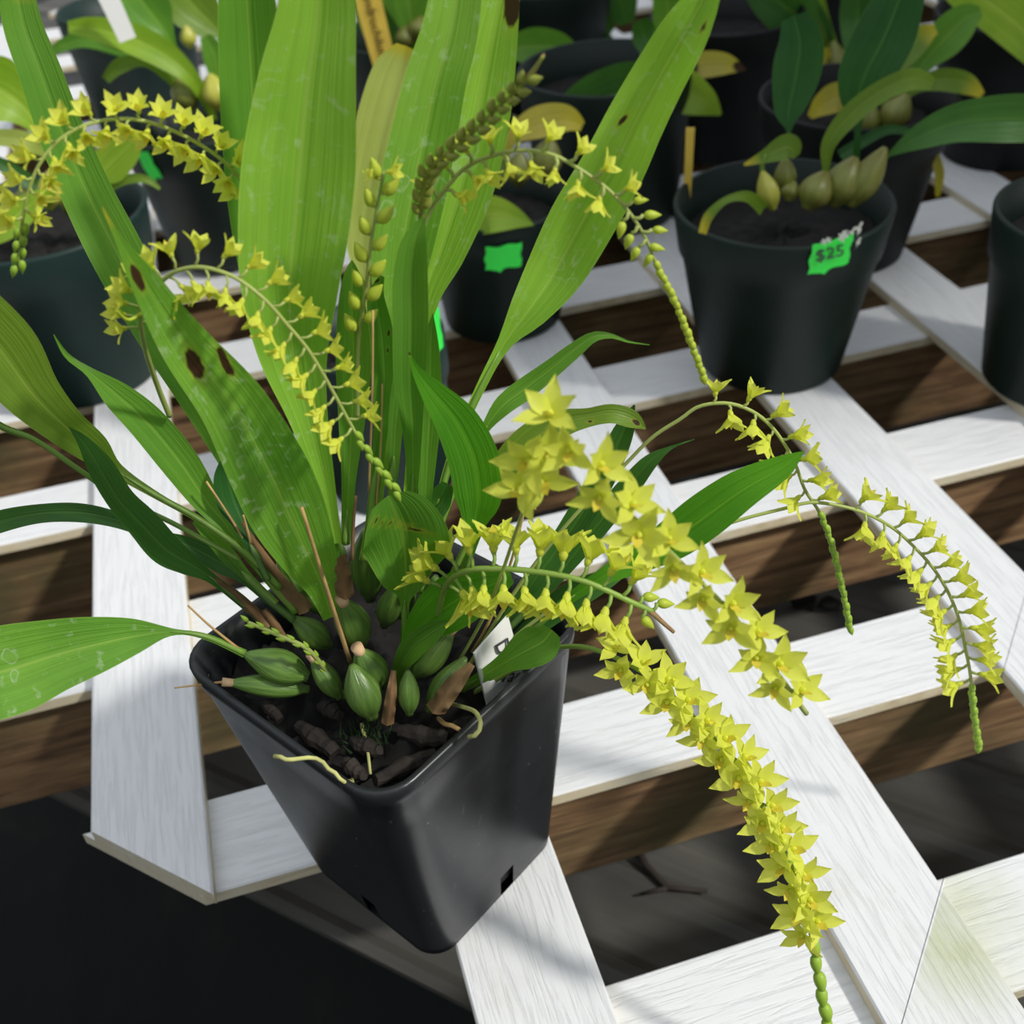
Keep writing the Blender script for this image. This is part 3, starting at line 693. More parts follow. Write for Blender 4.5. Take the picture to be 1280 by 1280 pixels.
lf('dark', [(-40, 668, .1, 26), (0, 652, .1, 28), (50, 642, .1, 24), (100, 641, .1, 24), (146, 650, .1, 20), (190, 668, .09, 14), (235, 682, .08, 22), (278, 705, .06, 26), (304, 722, .04, 14), (338, 752, .02, 10), (368, 775, .01, 10)], fold=.3)
lf('mid', [(244, 650, .08, 10), (262, 668, .07, 18), (285, 695, .06, 20), (310, 722, .04, 12), (345, 755, .02, 10)], fold=.3)
lf('blue', [(282, 572, .08, 10), (284, 595, .08, 34), (292, 625, .07, 42), (304, 655, .05, 26), (315, 685, .03, 12), (335, 725, 0, 9)], fold=.25)
lf('spot', [(-80, 880, -.1, 90), (-30, 850, -.1, 112), (20, 835, -.08, 112), (70, 819, -.06, 92), (120, 806, -.05, 72), (170, 795, -.03, 44), (216, 790, -.02, 9), (258, 796, -.01, 8), (306, 817, 0, 10)], fold=.2, label='broad leaf stretching out low to the left')
lf('olive', [(-40, 500, .1, 8), (0, 532, .1, 9), (44, 550, .1, 7), (100, 588, .09, 5), (150, 622, .08, 5), (220, 656, .06, 6), (300, 700, .02, 7)], name='old_flower_stalk', fold=.8)
# centre and right leaves
lf('vivid', [(511, 440, -.06, 1), (522, 465, -.06, 14), (545, 495, -.06, 36), (572, 530, -.06, 56), (592, 575, -.06, 64), (598, 620, -.05, 58), (594, 650, -.04, 32), (592, 675, -.03, 14), (578, 720, -.01, 10), (555, 770, 0, 10)], fold=.25, spots=[(511, 440, 2, 6, 0, .8)])
lf('mid', [(812, 431, .1, 1), (785, 427, .1, 3), (765, 420, .1, 6), (742, 421, .1, 13), (718, 438, .1, 20), (688, 462, .1, 24), (655, 487, .1, 28), (628, 508, .09, 24), (604, 540, .08, 10), (580, 585, .06, 8), (550, 660, .03, 8), (525, 740, 0, 8)], fold=.4)
lf('olive', [(807, 536, .04, 2), (790, 524, .04, 22), (765, 517, .04, 24), (735, 522, .05, 24), (700, 530, .06, 36), (668, 548, .06, 44), (640, 578, .05, 44), (618, 612, .04, 22), (598, 650, .03, 9), (565, 720, 0, 9)], fold=.3, spots=[(795, 528, 5, 3, 30, 1), (739, 527, 3, 2, 0, .9)])
lf('dark', [(793, 506, .08, 2), (780, 538, .08, 26), (758, 588, .07, 32), (728, 640, .06, 34), (700, 682, .05, 30), (668, 725, .03, 24), (640, 765, .02, 14), (600, 820, 0, 9)], fold=.3)
lf('dark', [(868, 549, .06, 1), (838, 560, .06, 5), (812, 578, .06, 20), (785, 610, .06, 28), (752, 650, .05, 30), (720, 690, .04, 26), (680, 740, .02, 14), (620, 800, 0, 9)], fold=.3)
lf('vivid', [(1005, 564, -.1, 1), (978, 584, -.1, 30), (928, 612, -.09, 50), (882, 645, -.08, 58), (842, 674, -.07, 52), (800, 698, -.06, 36), (756, 720, -.05, 22), (710, 750, -.03, 13), (650, 800, -.01, 9), (600, 850, 0, 9)], fold=.2, twist=-12, label='deep green leaf reaching right towards the flower sprays')
lf('dark', [(785, 715, .05, 4), (750, 728, .04, 28), (705, 752, .03, 36), (665, 785, .01, 26), (630, 815, 0, 10)], fold=.3)
lf('dark', [(560, 605, .04, 16), (548, 625, .04, 34), (530, 648, .03, 34), (518, 680, .02, 16), (510, 720, .0, 9)], fold=.3)
lf('mid', [(486, 622, -.1, 50), (494, 640, -.1, 92), (502, 664, -.09, 112), (506, 692, -.08, 94), (507, 722, -.07, 54), (506, 748, -.05, 14), (506, 790, -.03, 10), (502, 830, -.02, 10)], fold=.5, wave=.22, spots=[(478, 652, 14, 2, 10, .8), (515, 660, 22, 3, 20, .6)])
lf('vivid', [(640, 722, -.12, 14), (612, 732, -.12, 50), (580, 745, -.11, 68), (550, 764, -.09, 62), (525, 785, -.07, 38), (508, 812, -.05, 16), (498, 850, -.03, 11)], fold=.3)
lf('mid', [(560, 778, -.14, 8), (540, 790, -.13, 28), (515, 810, -.1, 30), (498, 838, -.07, 16), (492, 862, -.04, 13)], fold=.5)
lf('mid', [(690, 788, -.18, 26), (678, 802, -.18, 50), (656, 814, -.17, 46), (630, 829, -.15, 24), (604, 845, -.1, 16), (582, 858, -.07, 11), (558, 876, -.03, 10)], fold=.2)
# sheaths, straws, roots
for pts, w in (([(429, 694, -.05), (428, 715, -.03), (432, 748, -.03)], (8, 12)), ([(302, 652, .03), (325, 690, .03), (352, 728, .02), (384, 764, .01)], (3, 8)),
               ([zo(492, 838, 1.02), zo(489, 870, .97), zo(484, 906, .88)], (6, 8)), ([zo(590, 830, 1.03), zo(568, 856, .99), zo(542, 890, .9)], (9, 13)), ([(268, 722, .0), (300, 748, 0), (335, 782, 0)], (5, 7)),
               ([(330, 762, -.0), (342, 780, -.0), (356, 800, -.0)], (7, 5)), ([(410, 610, .03), (412, 660, .03), (418, 720, .02)], (5, 8)), ([(497, 520, .04), (492, 570, .04), (490, 620, .04)], (4, 5)), ([(585, 700, .0), (560, 735, .0), (540, 770, .0)], (3, 5))):
    o = leaf(orchid, 'sheath', [(a, b, c, 2*w[0]*(.5 if q == 0 else 1)+2*(w[1]-w[0])*q/2) for q, (a, b, c) in enumerate(pts)], name='dry_sheath', fold=-.7, wave=.35, label='papery brown dry sheath')
for pts, w in (([(258, 602, .05), (299, 665, .04), (330, 720, .02), (358, 756, .01)], (1.5, 2)), ([(377, 634, -.12), (405, 725, -.09), (438, 828, -.04)], (2.4, 3)), ([(304, 644, .02), (308, 658, .02), (314, 680, .01)], (1.4, 1.8)),
               ([(235, 757, 0), (262, 782, 0), (298, 811, 0)], (1.2, 2)), ([(218, 860, -.04), (250, 856, -.03), (284, 852, -.02)], (1, 1.8)), ([(466, 388, -.02), (465, 500, -.02), (461, 614, -.01)], (1.5, 1.5)),
               ([(669, 588, .0), (655, 640, .0), (638, 705, .0), (610, 780, 0), (590, 815, -.0)], (1.6, 2.2)), ([(478, 480, .02), (476, 560, .02), (470, 640, .02)], (1.2, 1.4)), ([(645, 610, .03), (655, 622, .03), (670, 637, .03)], (.6, .9)),
               ([(430, 785, -.02), (437, 797, -.02), (444, 812, -.03)], (1.5, 1.6))):
    strand(orchid, 'dry_stem', 'straw', pts, w, n=12, label='thin straw-coloured dry stem')
strand(orchid, 'aerial_root', 'root', [zo(344, 945, .99), zo(365, 949, 1.0), zo(390, 947, .98), zo(410, 958, .96), zo(430, 978, .93), zo(440, 975, .85)], (3, 2.4), n=18, wob=.003)
strand(orchid, 'aerial_root', 'root', [zo(565, 880, .84), zo(580, 884, .92), zo(594, 890, .97), zo(601, 904, .99), zo(596, 918, .975), zo(586, 921, .96)], (2.6, 3.2), n=18)
strand(orchid, 'aerial_root', 'straw', [zo(548, 898, .82), zo(556, 905, .88), zo(568, 908, .92), zo(582, 918, .9)], (3, 3), n=10)
strand(orchid, 'aerial_root', 'root', [zo(452, 905, .86), zo(459, 935, .85), zo(463, 968, .83)], (2.4, 2), n=12)
strand(orchid, 'aerial_root', 'sheath', [(440, 700, 0), (442, 650, .02), (445, 620, .02)], (2.5, 2), n=10)
# flower spikes ------------------------------------------------------------
spike(orchid, [(330, 420, .12), (326, 330, .12), (306, 238, .12), (286, 208, .1), (252, 182, .08), (208, 160, .05), (165, 149, .03), (118, 153, .0), (78, 172, -.02), (50, 204, -.04), (34, 245, -.05), (27, 285, -.05), (23, 330, -.05)], 3, 2,
      fl=(.33, .9), n=30, size=28, ped=12, phi=25, face=.34, buds=(.91, 1), nb=8, bsize=19, bmat='budgreen', bface=.9, label='leftmost arching spray with flowers along an arch')
spike(orchid, [(212, 520, .1), (196, 480, .06), (180, 430, -.02), (176, 392, -.08), (185, 368, -.12), (202, 352, -.14), (220, 339, -.15), (252, 334, -.16), (292, 346, -.17), (329, 373, -.18), (359, 406, -.18), (387, 440, -.18), (417, 491, -.18), (437, 528, -.18), (456, 560, -.18), (494, 612, -.18)], 3.6, 2,
      fl=(.28, .86), n=38, size=29, ped=20, phi=4, face=.1, buds=(.87, 1), nb=10, bsize=20, bmat='budgreen', bped=1, bface=.85, label='arching double-row flower spray above the spotted leaf')
strand(orchid, 'flower_bract', 'bud', [(176, 392, -.1), (160, 400, -.12), (145, 388, -.13)], (2.5, 2), n=8)
spike(orchid, [(530, 420, .04), (528, 330, .04), (526, 289, .02), (530, 232, -.02), (544, 205, -.05), (588, 168, -.1), (625, 132, -.14), (655, 104, -.18), (679, 70, -.2)], 5, 2,
      buds=(.38, .93), nb=28, bsize=22, bmat='budolive', bface=.62, bped=3, label='dense upright spike of dull olive buds with a dry tip', mat='budolive')
spike(orchid, [(515, 430, .02), (518, 345, .02), (527, 292, .01), (540, 260, .01), (557, 236, .0), (580, 211, .0), (608, 197, -.03), (649, 188, -.06), (689, 193, -.08), (722, 210, -.09), (759, 236, -.1), (786, 265, -.11), (806, 296, -.11), (822, 334, -.11), (841, 371, -.11), (860, 418, -.11), (882, 478, -.11)], 3.6, 1.5,
      fl=(.28, .62), n=17, size=28, ped=15, phi=8, face=.12, buds=(.64, .98), nb=26, bsize=lambda t: 22 if t < .74 else 19, bmat='bud', bped=lambda t: 13 if t < .72 else 0, bface=lambda t: .3 if t < .74 else .93, label='top arching spray with a long braided tip of buds')
spike(orchid, [(447, 520, .02), (448, 430, .02), (454, 383, .0), (460, 336, -.02), (464, 302, -.03), (472, 255, -.04), (480, 215, -.05)], 3, 2, fl=(.97, 1), n=2, size=24, ped=5, face=.1, buds=(.35, .97), nb=13, bsize=30, bmat='bud', bped=6, bface=.6, label='short upright spike of closed buds')
spike(orchid, [(570, 860, -.02), (640, 745, .0), (709, 655, .02), (780, 582, .04), (815, 547, .04), (850, 524, .04), (874, 508, .04), (909, 504, .03), (940, 514, .02), (964, 533, .02), (983, 559, .01), (995, 582, .01), (1006, 612, .01), (1024, 640, .0), (1037, 672, .0), (1046, 705, 0), (1055, 745, .0), (1062, 783, 0)], 2.6, 2,
      fl=(.55, .76), n=13, size=29, ped=12, phi=8, face=.15, buds=(.78, 1), nb=19, bsize=19, bmat='budgreen', bped=0, bface=.92, label='thin right-hand spray with a hanging braided tip')
spike(orchid, [(575, 880, -.02), (640, 800, -.02), (720, 742, -.02), (800, 702, .0), (874, 668, .0), (928, 649, .0), (983, 635, .0), (1014, 628, .0), (1053, 633, .0), (1085, 643, .0), (1116, 660, .0), (1143, 684, .0), (1167, 711, .0), (1186, 742, 0), (1199, 775, 0), (1207, 812, 0), (1213, 844, 0), (1217, 887, 0), (1223, 930, 0)], 2.4, 2,
      fl=(.53, .87), n=26, size=29, ped=14, phi=10, face=.2, buds=(.88, 1), nb=12, bsize=20, bmat='budgreen', bped=0, bface=.92, label='farthest right arching spray hanging over the bench')
spike(orchid, [(545, 790, -.05), (556, 735, -.12), (582, 714, -.17), (624, 711, -.2), (666, 714, -.22), (709, 721, -.24), (737, 729, -.25), (765, 741, -.26), (788, 752, -.27), (815, 764, -.27)], 4.5, 3.5,
      fl=(.28, .93), n=22, size=44, ped=24, phi=6, face=.14, lean=.1, buds=(.95, 1), nb=3, bsize=24, bped=12, mat='stem', label='near spray with two neat rows of flowers over the pot rim')
strand(orchid, 'dry_tip', 'sheath', [(660, 98, -.18), (670, 84, -.19), (680, 68, -.2)], (4, 1.5), n=8, label='dried brown spray tip')
strand(orchid, 'dry_tip', 'sheath', [(812, 763, -.27), (826, 776, -.27), (842, 790, -.27)], (4, 2.5), n=8, label='dried brown spray tip')
spike(orchid, [(560, 850, -.05), (610, 760, -.15), (650, 650, -.3), (674, 575, -.38), (690, 530, -.42), (722, 560, -.45), (765, 620, -.47), (815, 668, -.48), (860, 712, -.48), (905, 757, -.48), (945, 806, -.48), (985, 860, -.48), (1008, 892, -.48)], 2.0, 3.5,
      fl=(.455, .955), n=21, size=lambda t: 47-24*(t-.45), ped=14, phi=50, face=.45, lean=.1, label='nearest large spray running diagonally down to the right')
spike(orchid, [(585, 870, -.06), (640, 838, -.08), (683, 813, -.12), (731, 809, -.18), (782, 828, -.24), (815, 849, -.27), (849, 878, -.3), (889, 920, -.34), (924, 957, -.38), (948, 998, -.42), (971, 1045, -.46), (990, 1084, -.5), (1002, 1123, -.54), (1012, 1160, -.57), (1019, 1195, -.6), (1027, 1240, -.64), (1036, 1290, -.68)], 3.4, 3,
      fl=(.3, .81), n=28, size=33, ped=12, phi=45, face=.42, lean=.15, buds=(.83, 1), nb=7, bsize=34, bmat='budgreen', bped=0, bface=.95, mat='stem', label='long spray hanging down over the front of the bench')
spike(orchid, [(430, 870, -.04), (412, 845, -.08), (385, 812, -.1), (350, 795, -.11), (310, 778, -.12)], 4, 2.5, buds=(.35, 1), nb=14, bsize=14, bmat='budgreen', bped=1, label='young pale green spike emerging among the bulbs')
# ================================================================== BACKGROUND POTS
def roundpot(name, label, c, rb, rt, H, mat, band=True, soil=True, lab_soil=None):
    c = Vector((c[0], c[1], 0)); t = thing(name, label, 'pot', c)
    k = lambda z: rb+(rt-rb)*z/H
    prof = [(0, .0), (rb-.015, 0), (rb, .015)]
    if band: prof += [(k(H*.72), H*.72), (k(H*.74)+.014, H*.745), (rt+.004, H-.012), (rt, H), (rt-.018, H), (k(H*.74)-.02, H*.74), (k(H*.7)-.02, H*.6), (0, H*.6)]
    else: prof += [(k(H*.5), H*.5), (rt, H-.01), (rt-.01, H), (rt-.02, H), (k(H*.6)-.02, H*.6), (0, H*.6)]
    seg = 56; vs = []; fs = []
    for (r, z) in prof:
        for i in range(seg): a = 2*math.pi*i/seg; vs.append(c+Vector((max(r, .001)*math.cos(a), max(r, .001)*math.sin(a), z)))
    for j in range(len(prof)-1):
        for i in range(seg): a = j*seg+i; b = j*seg+(i+1) % seg; fs.append((a, b, b+seg, a+seg))
    o = obj('pot_body', vs, fs, mat, t, loc=c)
    if soil:
        r = k(H*.8)-.025; vs = []; fs = []; rings = 12; rnd = random.Random(int(c.x*100))
        for j in range(rings+1):
            for i in range(40):
                a = 2*math.pi*i/40; rr = max(.001, r*j/rings); vs.append(c+Vector((rr*math.cos(a), rr*math.sin(a), H*.8+rnd.uniform(-.018, .018)*(0 if j == 0 else 1))))
        for j in range(rings):
            for i in range(40): a = j*40+i; b = j*40+(i+1) % 40; fs.append((a, a+40, b+40, b))
        s = obj('potting_mix', vs, fs, 'soil', None, loc=c+Vector((0, 0, H*.8))); tag(s, lab_soil or ('dark potting mix inside the '+label), 'potting mix', kind='stuff')
    t['rb'] = rb; return t, c, k
def sticker(pot, c, k, px, py, wpx, hpx, mat='green', ang=0, jag=True, name='price_sticker', notch=True):
    """curved label on the pot side, centre found where the sight line meets the pot wall"""
    d = ray(px, py); tt = None
    for i in range(400):
        p = CAM+d*(1+i*.02)
        z = p.z
        if z < 1 and (Vector((p.x, p.y))-Vector((c.x, c.y))).length <= k(z)+.016: tt = p; break
    if tt is None: print('sticker missed', px, py); return None
    a0 = math.atan2(tt.y-c.y, tt.x-c.x); s = dep(tt)/FPX; w = wpx*s; h = hpx*s/.72
    vs = []; fs = []; nx, ny = 10, 4; r0 = k(tt.z)+.02
    for j in range(ny+1):
        for i in range(nx+1):
            u = (i/nx-.5)*w; v = (j/ny-.5)*h
            if jag: u += .12*v+.006*math.sin(j*2.3)*(i in (0, nx)); v += .005*math.sin(i*1.1+1)*(j in (0, ny))-.012*(j == 0 and i == 4)
            z = tt.z+v*math.cos(ang)+u*math.sin(ang); uu = u*math.cos(ang)-v*math.sin(ang)
            r = k(z)+.021; th = a0+uu/r; vs.append((c.x+r*math.cos(th), c.y+r*math.sin(th), z))
    for j in range(ny):
        for i in range(nx): a = j*(nx+1)+i; fs.append((a, a+1, a+nx+2, a+nx+1))
    o = obj(name, vs, fs, mat, pot, loc=tt)
    return o, tt, a0
P1, c1, k1 = roundpot('round_pot', 'dark green round pot with a green price sticker, standing right of the tall leaves', (3.17, 2.04), .33, .47, .8, 'potg')
st, tt, a0 = sticker(P1, c1, k1, 1037, 317, 54, 32, ang=.16)
rad = Vector((math.cos(a0), math.sin(a0), 0)); tan = Vector((-math.sin(a0), math.cos(a0), 0))
sp = dep(tt)/FPX
text(P1, '$25', tt-tan*20*sp+rad*.012+Vector((0, 0, -.02)), tan+Vector((0, 0, .16)), rad+Vector((0, 0, -.12))-tan*.12, .078, 'ink')
for (px, py, w, h, an) in ((1031, 299, 12, 5, .2), (1052, 293, 12, 9, .5), (1064, 286, 14, 4, .6), (1073, 284, 5, 12, .1), (1070, 300, 5, 7, 0)):
    sticker(P1, c1, k1, px, py, w, h, mat='resid', ang=an, name='sticker_residue')
P2, c2, k2 = roundpot('round_pot', 'black round pot half hidden behind the stickered green pot', (4.02, 2.92), .33, .49, .85, 'potd')
P3, c3, k3 = roundpot('round_pot', 'black round pot at the top behind the stickered green pot', (4.05, 4.55), .33, .47, .85, 'potd')
P4, c4, k4 = roundpot('round_pot', 'dark round pot in the top right corner', (5.55, 3.72), .34, .5, .85, 'potd')
P5, c5, k5 = roundpot('round_pot', 'dark green pot cut off by the right edge of the view', (4.28, 1.40), .33, .42, .8, 'potg')
P6, c6, k6 = roundpot('round_pot', 'dark green round pot behind the broad right-leaning leaf', (3.05, 3.95), .40, .50, .85, 'potg')
P7, c7, k7 = roundpot('round_pot', 'dark green round pot with a torn green sticker behind the tall leaves', (2.1, 2.95), .30, .37, .65, 'potg')
sticker(P7, c7, k7, 629, 320, 46, 24, ang=.05)
P8, c8, k8 = roundpot('round_pot', 'teal green pot with a green sticker directly behind the orchid leaves', (1.27, 1.76), .26, .29, .72, 'pott')
sticker(P8, c8, k8, 542, 416, 30, 44, ang=.2)
P9, c9, k9 = roundpot('round_pot', 'large dark teal round pot at the left edge', (-.02, 3.25), .37, .51, .85, 'pott')
P10, c10, k10 = roundpot('round_pot', 'dark pot with a small green sticker behind the upper left spray', tuple(atz(280, 312, 0))[:2], .29, .40, .78, 'potg')
sticker(P10, c10, k10, 188, 206, 22, 26, ang=.3)
P11, c11, k11 = roundpot('round_pot', 'teal pot in the top left distance', (.45, 6.7), .38, .46, .9, 'pott')
P13, c13, k13 = roundpot('round_pot', 'dark pot at the top centre behind the tall leaves', (2.2, 5.2), .36, .47, .85, 'potg')
P14, c14, k14 = roundpot('round_pot', 'dark pot at the top right of centre among broad leaves', (3.3, 5.9), .36, .46, .85, 'potg')
P15, c15, k15 = roundpot('round_pot', 'dark pot on the far bench at the top', (5.6, 5.6), .36, .46, .85, 'potd')
def plant(label, c, H, cat='orchid'): return thing('orchid_plant', label, cat, (c.x, c.y, H))
def bgbulbs(pl, c, lst, mat='bulbo'):
    for (a, b, w, dz, mt) in lst:
        A = V(a[0], a[1], a[2], c); B = V(b[0], b[1], b[2], c); bulb(pl, mt, a[:2], b[:2], w, A.z, B.z)
q = plant('orchid with squat green and brown bulbs in the stickered green pot', c1, .64)
B = dict(base=c1)
leaf(q, 'blue', [(992, 20, .15, 30), (1000, 55, .13, 56), (995, 95, .12, 58), (986, 138, .1, 36), (986, 165, .08, 6), (984, 205, .05, 5)], **B)
leaf(q, 'blue', [(1135, -30, .0, 50), (1108, 40, .0, 74), (1082, 92, .0, 66), (1072, 125, .0, 42), (1073, 150, .0, 11), (1070, 198, .0, 9)], **B)
leaf(q, 'olive', [(1166, 106, -.1, 14), (1140, 99, -.1, 26), (1100, 115, -.1, 26), (1062, 145, -.1, 26), (1036, 180, -.1, 18), (1032, 215, -.1, 7), (1028, 222, -.1, 7)], fold=.5, **B)
leaf(q, 'dark', [(1330, 150, -.05, 50), (1265, 148, -.1, 58), (1200, 153, -.1, 48), (1152, 170, -.1, 32), (1114, 192, -.08, 7), (1105, 200, -.06, 7)], **B)
leaf(q, 'olive', [(930, 206, -.1, 3), (955, 196, -.1, 16), (985, 184, -.1, 32), (995, 196, -.1, 8)], tip=.3, **B)
leaf(q, 'olive', [(957, 192, -.1, 6), (953, 205, -.1, 6), (953, 220, -.1, 6)], name='leaf_stalk', **B)
leaf(q, 'olive', [(878, 292, -.3, 10), (886, 270, -.3, 12), (908, 250, -.28, 9), (935, 246, -.24, 14), (955, 262, -.2, 16)], tip=.25, **B)
leaf(q, 'blue', [(1140, 165, .1, 8), (1110, 162, .12, 12), (1080, 176, .12, 14), (1050, 195, .1, 16)], **B)
bgbulbs(q, c1, [((953, 214, -.12), (967, 262, -.16), 28, 0, 'bulby'), ((982, 196, 0), (982, 240, -.02), 28, 0, 'pale' if 0 else 'bulbo'), ((1033, 214, -.1), (1008, 262, -.14), 42, 0, 'bulbo'),
    ((1070, 196, -.06), (1040, 258, -.1), 46, 0, 'bulbo'), ((1107, 184, -.08), (1062, 258, -.12), 38, 0, 'bulbo'), ((992, 226, -.05), (985, 252, -.1), 24, 0, 'bulbo')])
q2 = plant('orchid with yellow-tipped leaves in the black pot behind the stickered pot', c2, .68); B = dict(base=c2)
leaf(q2, 'yell', [(1012, 146, 0, 8), (1030, 130, 0, 30), (1050, 122, 0, 36), (1070, 138, 0, 14), (1090, 165, 0, 8)], tip=.3, **B)
leaf(q2, 'mid', [(1226, 14, .1, 12), (1205, 25, .1, 40), (1180, 50, .1, 46), (1155, 78, .1, 26), (1130, 115, .05, 8), (1110, 150, 0, 8)], **B)
leaf(q2, 'olive', [(1228, 119, -.1, 8), (1205, 104, -.1, 26), (1172, 100, -.08, 26), (1142, 112, -.05, 12), (1115, 140, 0, 8)], tip=.25, **B)
leaf(q2, 'yell', [(1172, 246, -.3, 5), (1174, 215, -.3, 12), (1164, 185, -.28, 9), (1145, 168, -.2, 8), (1110, 160, -.15, 8)], tip=.4, **B)
leaf(q2, 'olive', [(1170, 36, .1, 12), (1150, 48, .1, 30), (1128, 72, .08, 30), (1112, 100, .05, 12), (1105, 140, 0, 8)], tip=.2, **B)
leaf(q2, 'dark', [(1075, -20, .2, 40), (1072, 20, .2, 44), (1070, 60, .15, 28), (1080, 110, .1, 10), (1090, 150, 0, 8)], **B)
bgbulbs(q2, c2, [((1135, 118, -.05), (1108, 162, -.05), 38, 0, 'bulbo'), ((1090, 130, .0), (1085, 170, 0), 30, 0, 'bulbo')])
q3 = plant('orchid with dark leaves and yellowing bulb in the black pot at the top', c3, .68); B = dict(base=c3)
leaf(q3, 'dark', [(930, -40, 0, 30), (965, -5, 0, 56), (995, 18, 0, 60), (1025, 38, 0, 30), (1040, 70, 0, 8)], **B)
leaf(q3, 'olive', [(1020, -30, 0, 10), (1030, 20, 0, 12), (1040, 60, 0, 16), (1050, 90, 0, 20), (1055, 110, 0, 10)], **B)
leaf(q3, 'mid', [(1075, -30, 0, 34), (1068, 10, 0, 34), (1066, 40, 0, 20), (1060, 80, 0, 8)], **B)
leaf(q3, 'yell', [(1030, 60, -.1, 10), (1036, 85, -.1, 16), (1048, 110, -.1, 6)], tip=.5, **B)
bgbulbs(q3, c3, [((1040, 52, -.05), (1050, 108, -.08), 36, 0, 'bulbo'), ((1010, 75, -.05), (1018, 110, -.08), 26, 0, 'bulbo')])
q4 = plant('orchid with a bright leaf sweeping into the top right corner', c4, .68); B = dict(base=c4)
leaf(q4, 'lime', [(1150, -70, -.8, 20), (1200, -20, -.75, 46), (1245, 10, -.7, 56), (1290, 50, -.6, 50), (1330, 110, -.3, 12)], **B)
leaf(q4, 'dark', [(1290, -40, 0, 40), (1280, 20, 0, 46), (1272, 60, 0, 12), (1268, 100, 0, 6)], **B)
q6 = plant('orchid with broad drooping leaves in the pot behind the right-leaning leaf', c6, .68); B = dict(base=c6)
leaf(q6, 'dark', [(690, 165, -.3, 20), (712, 145, -.3, 48), (750, 126, -.25, 68), (800, 112, -.2, 64), (840, 120, -.1, 20), (850, 140, 0, 8)], **B)
leaf(q6, 'lime', [(901, 143, -.3, 4), (878, 126, -.3, 38), (845, 112, -.25, 56), (812, 112, -.2, 34), (790, 130, -.1, 8)], **B)
leaf(q6, 'yell', [(932, 87, -.1, 3), (905, 80, -.1, 26), (870, 82, -.1, 32), (838, 90, -.1, 24), (810, 110, 0, 8)], tip=.22, spots=[(925, 84, 10, 8, 0, .8)], **B)
leaf(q6, 'mid', [(830, -20, .2, 30), (836, 20, .2, 40), (828, 60, .15, 24), (812, 110, 0, 8)], **B)
leaf(q6, 'dark', [(800, 25, .2, 20), (806, 45, .2, 32), (812, 70, .15, 20), (812, 110, 0, 8)], **B)
bgbulbs(q6, c6, [((775, 150, -.1), (770, 185, -.1), 34, 0, 'bulbo'), ((800, 150, -.1), (800, 185, -.1), 34, 0, 'bulbo')])
q7 = plant('orchid with a pale pointed leaf in the torn-sticker pot', c7, .52); B = dict(base=c7)
leaf(q7, 'lime', [(667, 281, -.35, 2), (640, 272, -.35, 30), (612, 268, -.35, 46), (588, 274, -.3, 34), (572, 262, -.25, 10), (590, 240, -.1, 8)], **B)
leaf(q7, 'yell', [(728, 158, 0, 12), (705, 148, 0, 34), (670, 154, 0, 38), (640, 172, 0, 18), (632, 200, 0, 8)], tip=.3, **B)
leaf(q7, 'olive', [(610, 140, .1, 20), (618, 180, .1, 34), (628, 220, 0, 10)], **B)
bgbulbs(q7, c7, [((650, 190, 0), (648, 232, 0), 34, 0, 'bulbo'), ((688, 172, 0), (680, 222, 0), 40, 0, 'bulbo')])
q8 = plant('orchid with a pale yellowing leaf in the teal pot behind the main orchid', c8, .58); B = dict(base=c8)
leaf(q8, 'pale', [(508, 58, .1, 26), (498, 90, .1, 62), (478, 160, .08, 68), (462, 230, .06, 62), (452, 300, .04, 40), (456, 360, .02, 14), (470, 420, 0, 9)], tip=.05, **B)
bgbulbs(q8, c8, [((468, 400, -.02), (475, 455, -.04), 30, 0, 'bulbo'), ((492, 410, 0), (496, 455, -.02), 28, 0, 'bulbo')])
q13 = plant('leafy orchid behind the tall leaves at the top centre', c13, .68); B = dict(base=c13)
leaf(q13, 'dark', [(756, 79, -.3, 10), (735, 68, -.3, 26), (700, 80, -.3, 30), (660, 92, -.2, 24), (635, 110, -.1, 8)], **B)
leaf(q13, 'mid', [(642, 60, -.2, 30), (668, 58, -.2, 44), (700, 60, -.2, 34), (725, 75, -.2, 10)], **B)
leaf(q13, 'mid', [(500, -30, 0, 60), (510, 0, 0, 60), (515, 35, 0, 30), (520, 70, 0, 10)], **B)
leaf(q13, 'dark', [(465, -30, 0, 40), (470, 20, 0, 50), (490, 70, 0, 20)], **B)
bgbulbs(q13, c13, [((508, 32, -.05), (505, 62, -.1), 26, 0, 'bulbo'), ((528, 20, -.05), (522, 52, -.1), 32, 0, 'bulbo'), ((546, 30, 0), (540, 66, 0), 28, 0, 'bulbo')])
q14 = plant('orchid with dark arching leaves at the top right of centre', c14, .68); B = dict(base=c14)
leaf(q14, 'dark', [(705, -20, 0, 30), (725, 5, 0, 44), (745, 25, 0, 44), (765, 40, 0, 10)], **B)
leaf(q14, 'dark', [(668, 38, -.1, 10), (700, 38, -.1, 20), (745, 50, -.1, 30), (780, 72, -.1, 10)], **B)
leaf(q14, 'olive', [(672, -10, 0, 6), (680, 20, 0, 6), (695, 40, 0, 6)], name='leaf_stalk', **B)
leaf(q14, 'dark', [(760, -20, 0, 40), (775, 0, 0, 44), (782, 30, 0, 20)], **B)
q9 = plant('orchid with pale and bright leaves in the large pot at the left edge', c9, .68); B = dict(base=c9)
leaf(q9, 'lime', [(-30, 95, 0, 60), (-5, 110, 0, 80), (25, 130, 0, 60), (48, 160, 0, 20), (70, 200, 0, 8), (80, 240, 0, 8)], **B)
leaf(q9, 'pale', [(-30, 178, -.2, 16), (0, 172, -.2, 20), (35, 178, -.2, 24), (62, 195, -.1, 12), (78, 225, 0, 8)], **B)
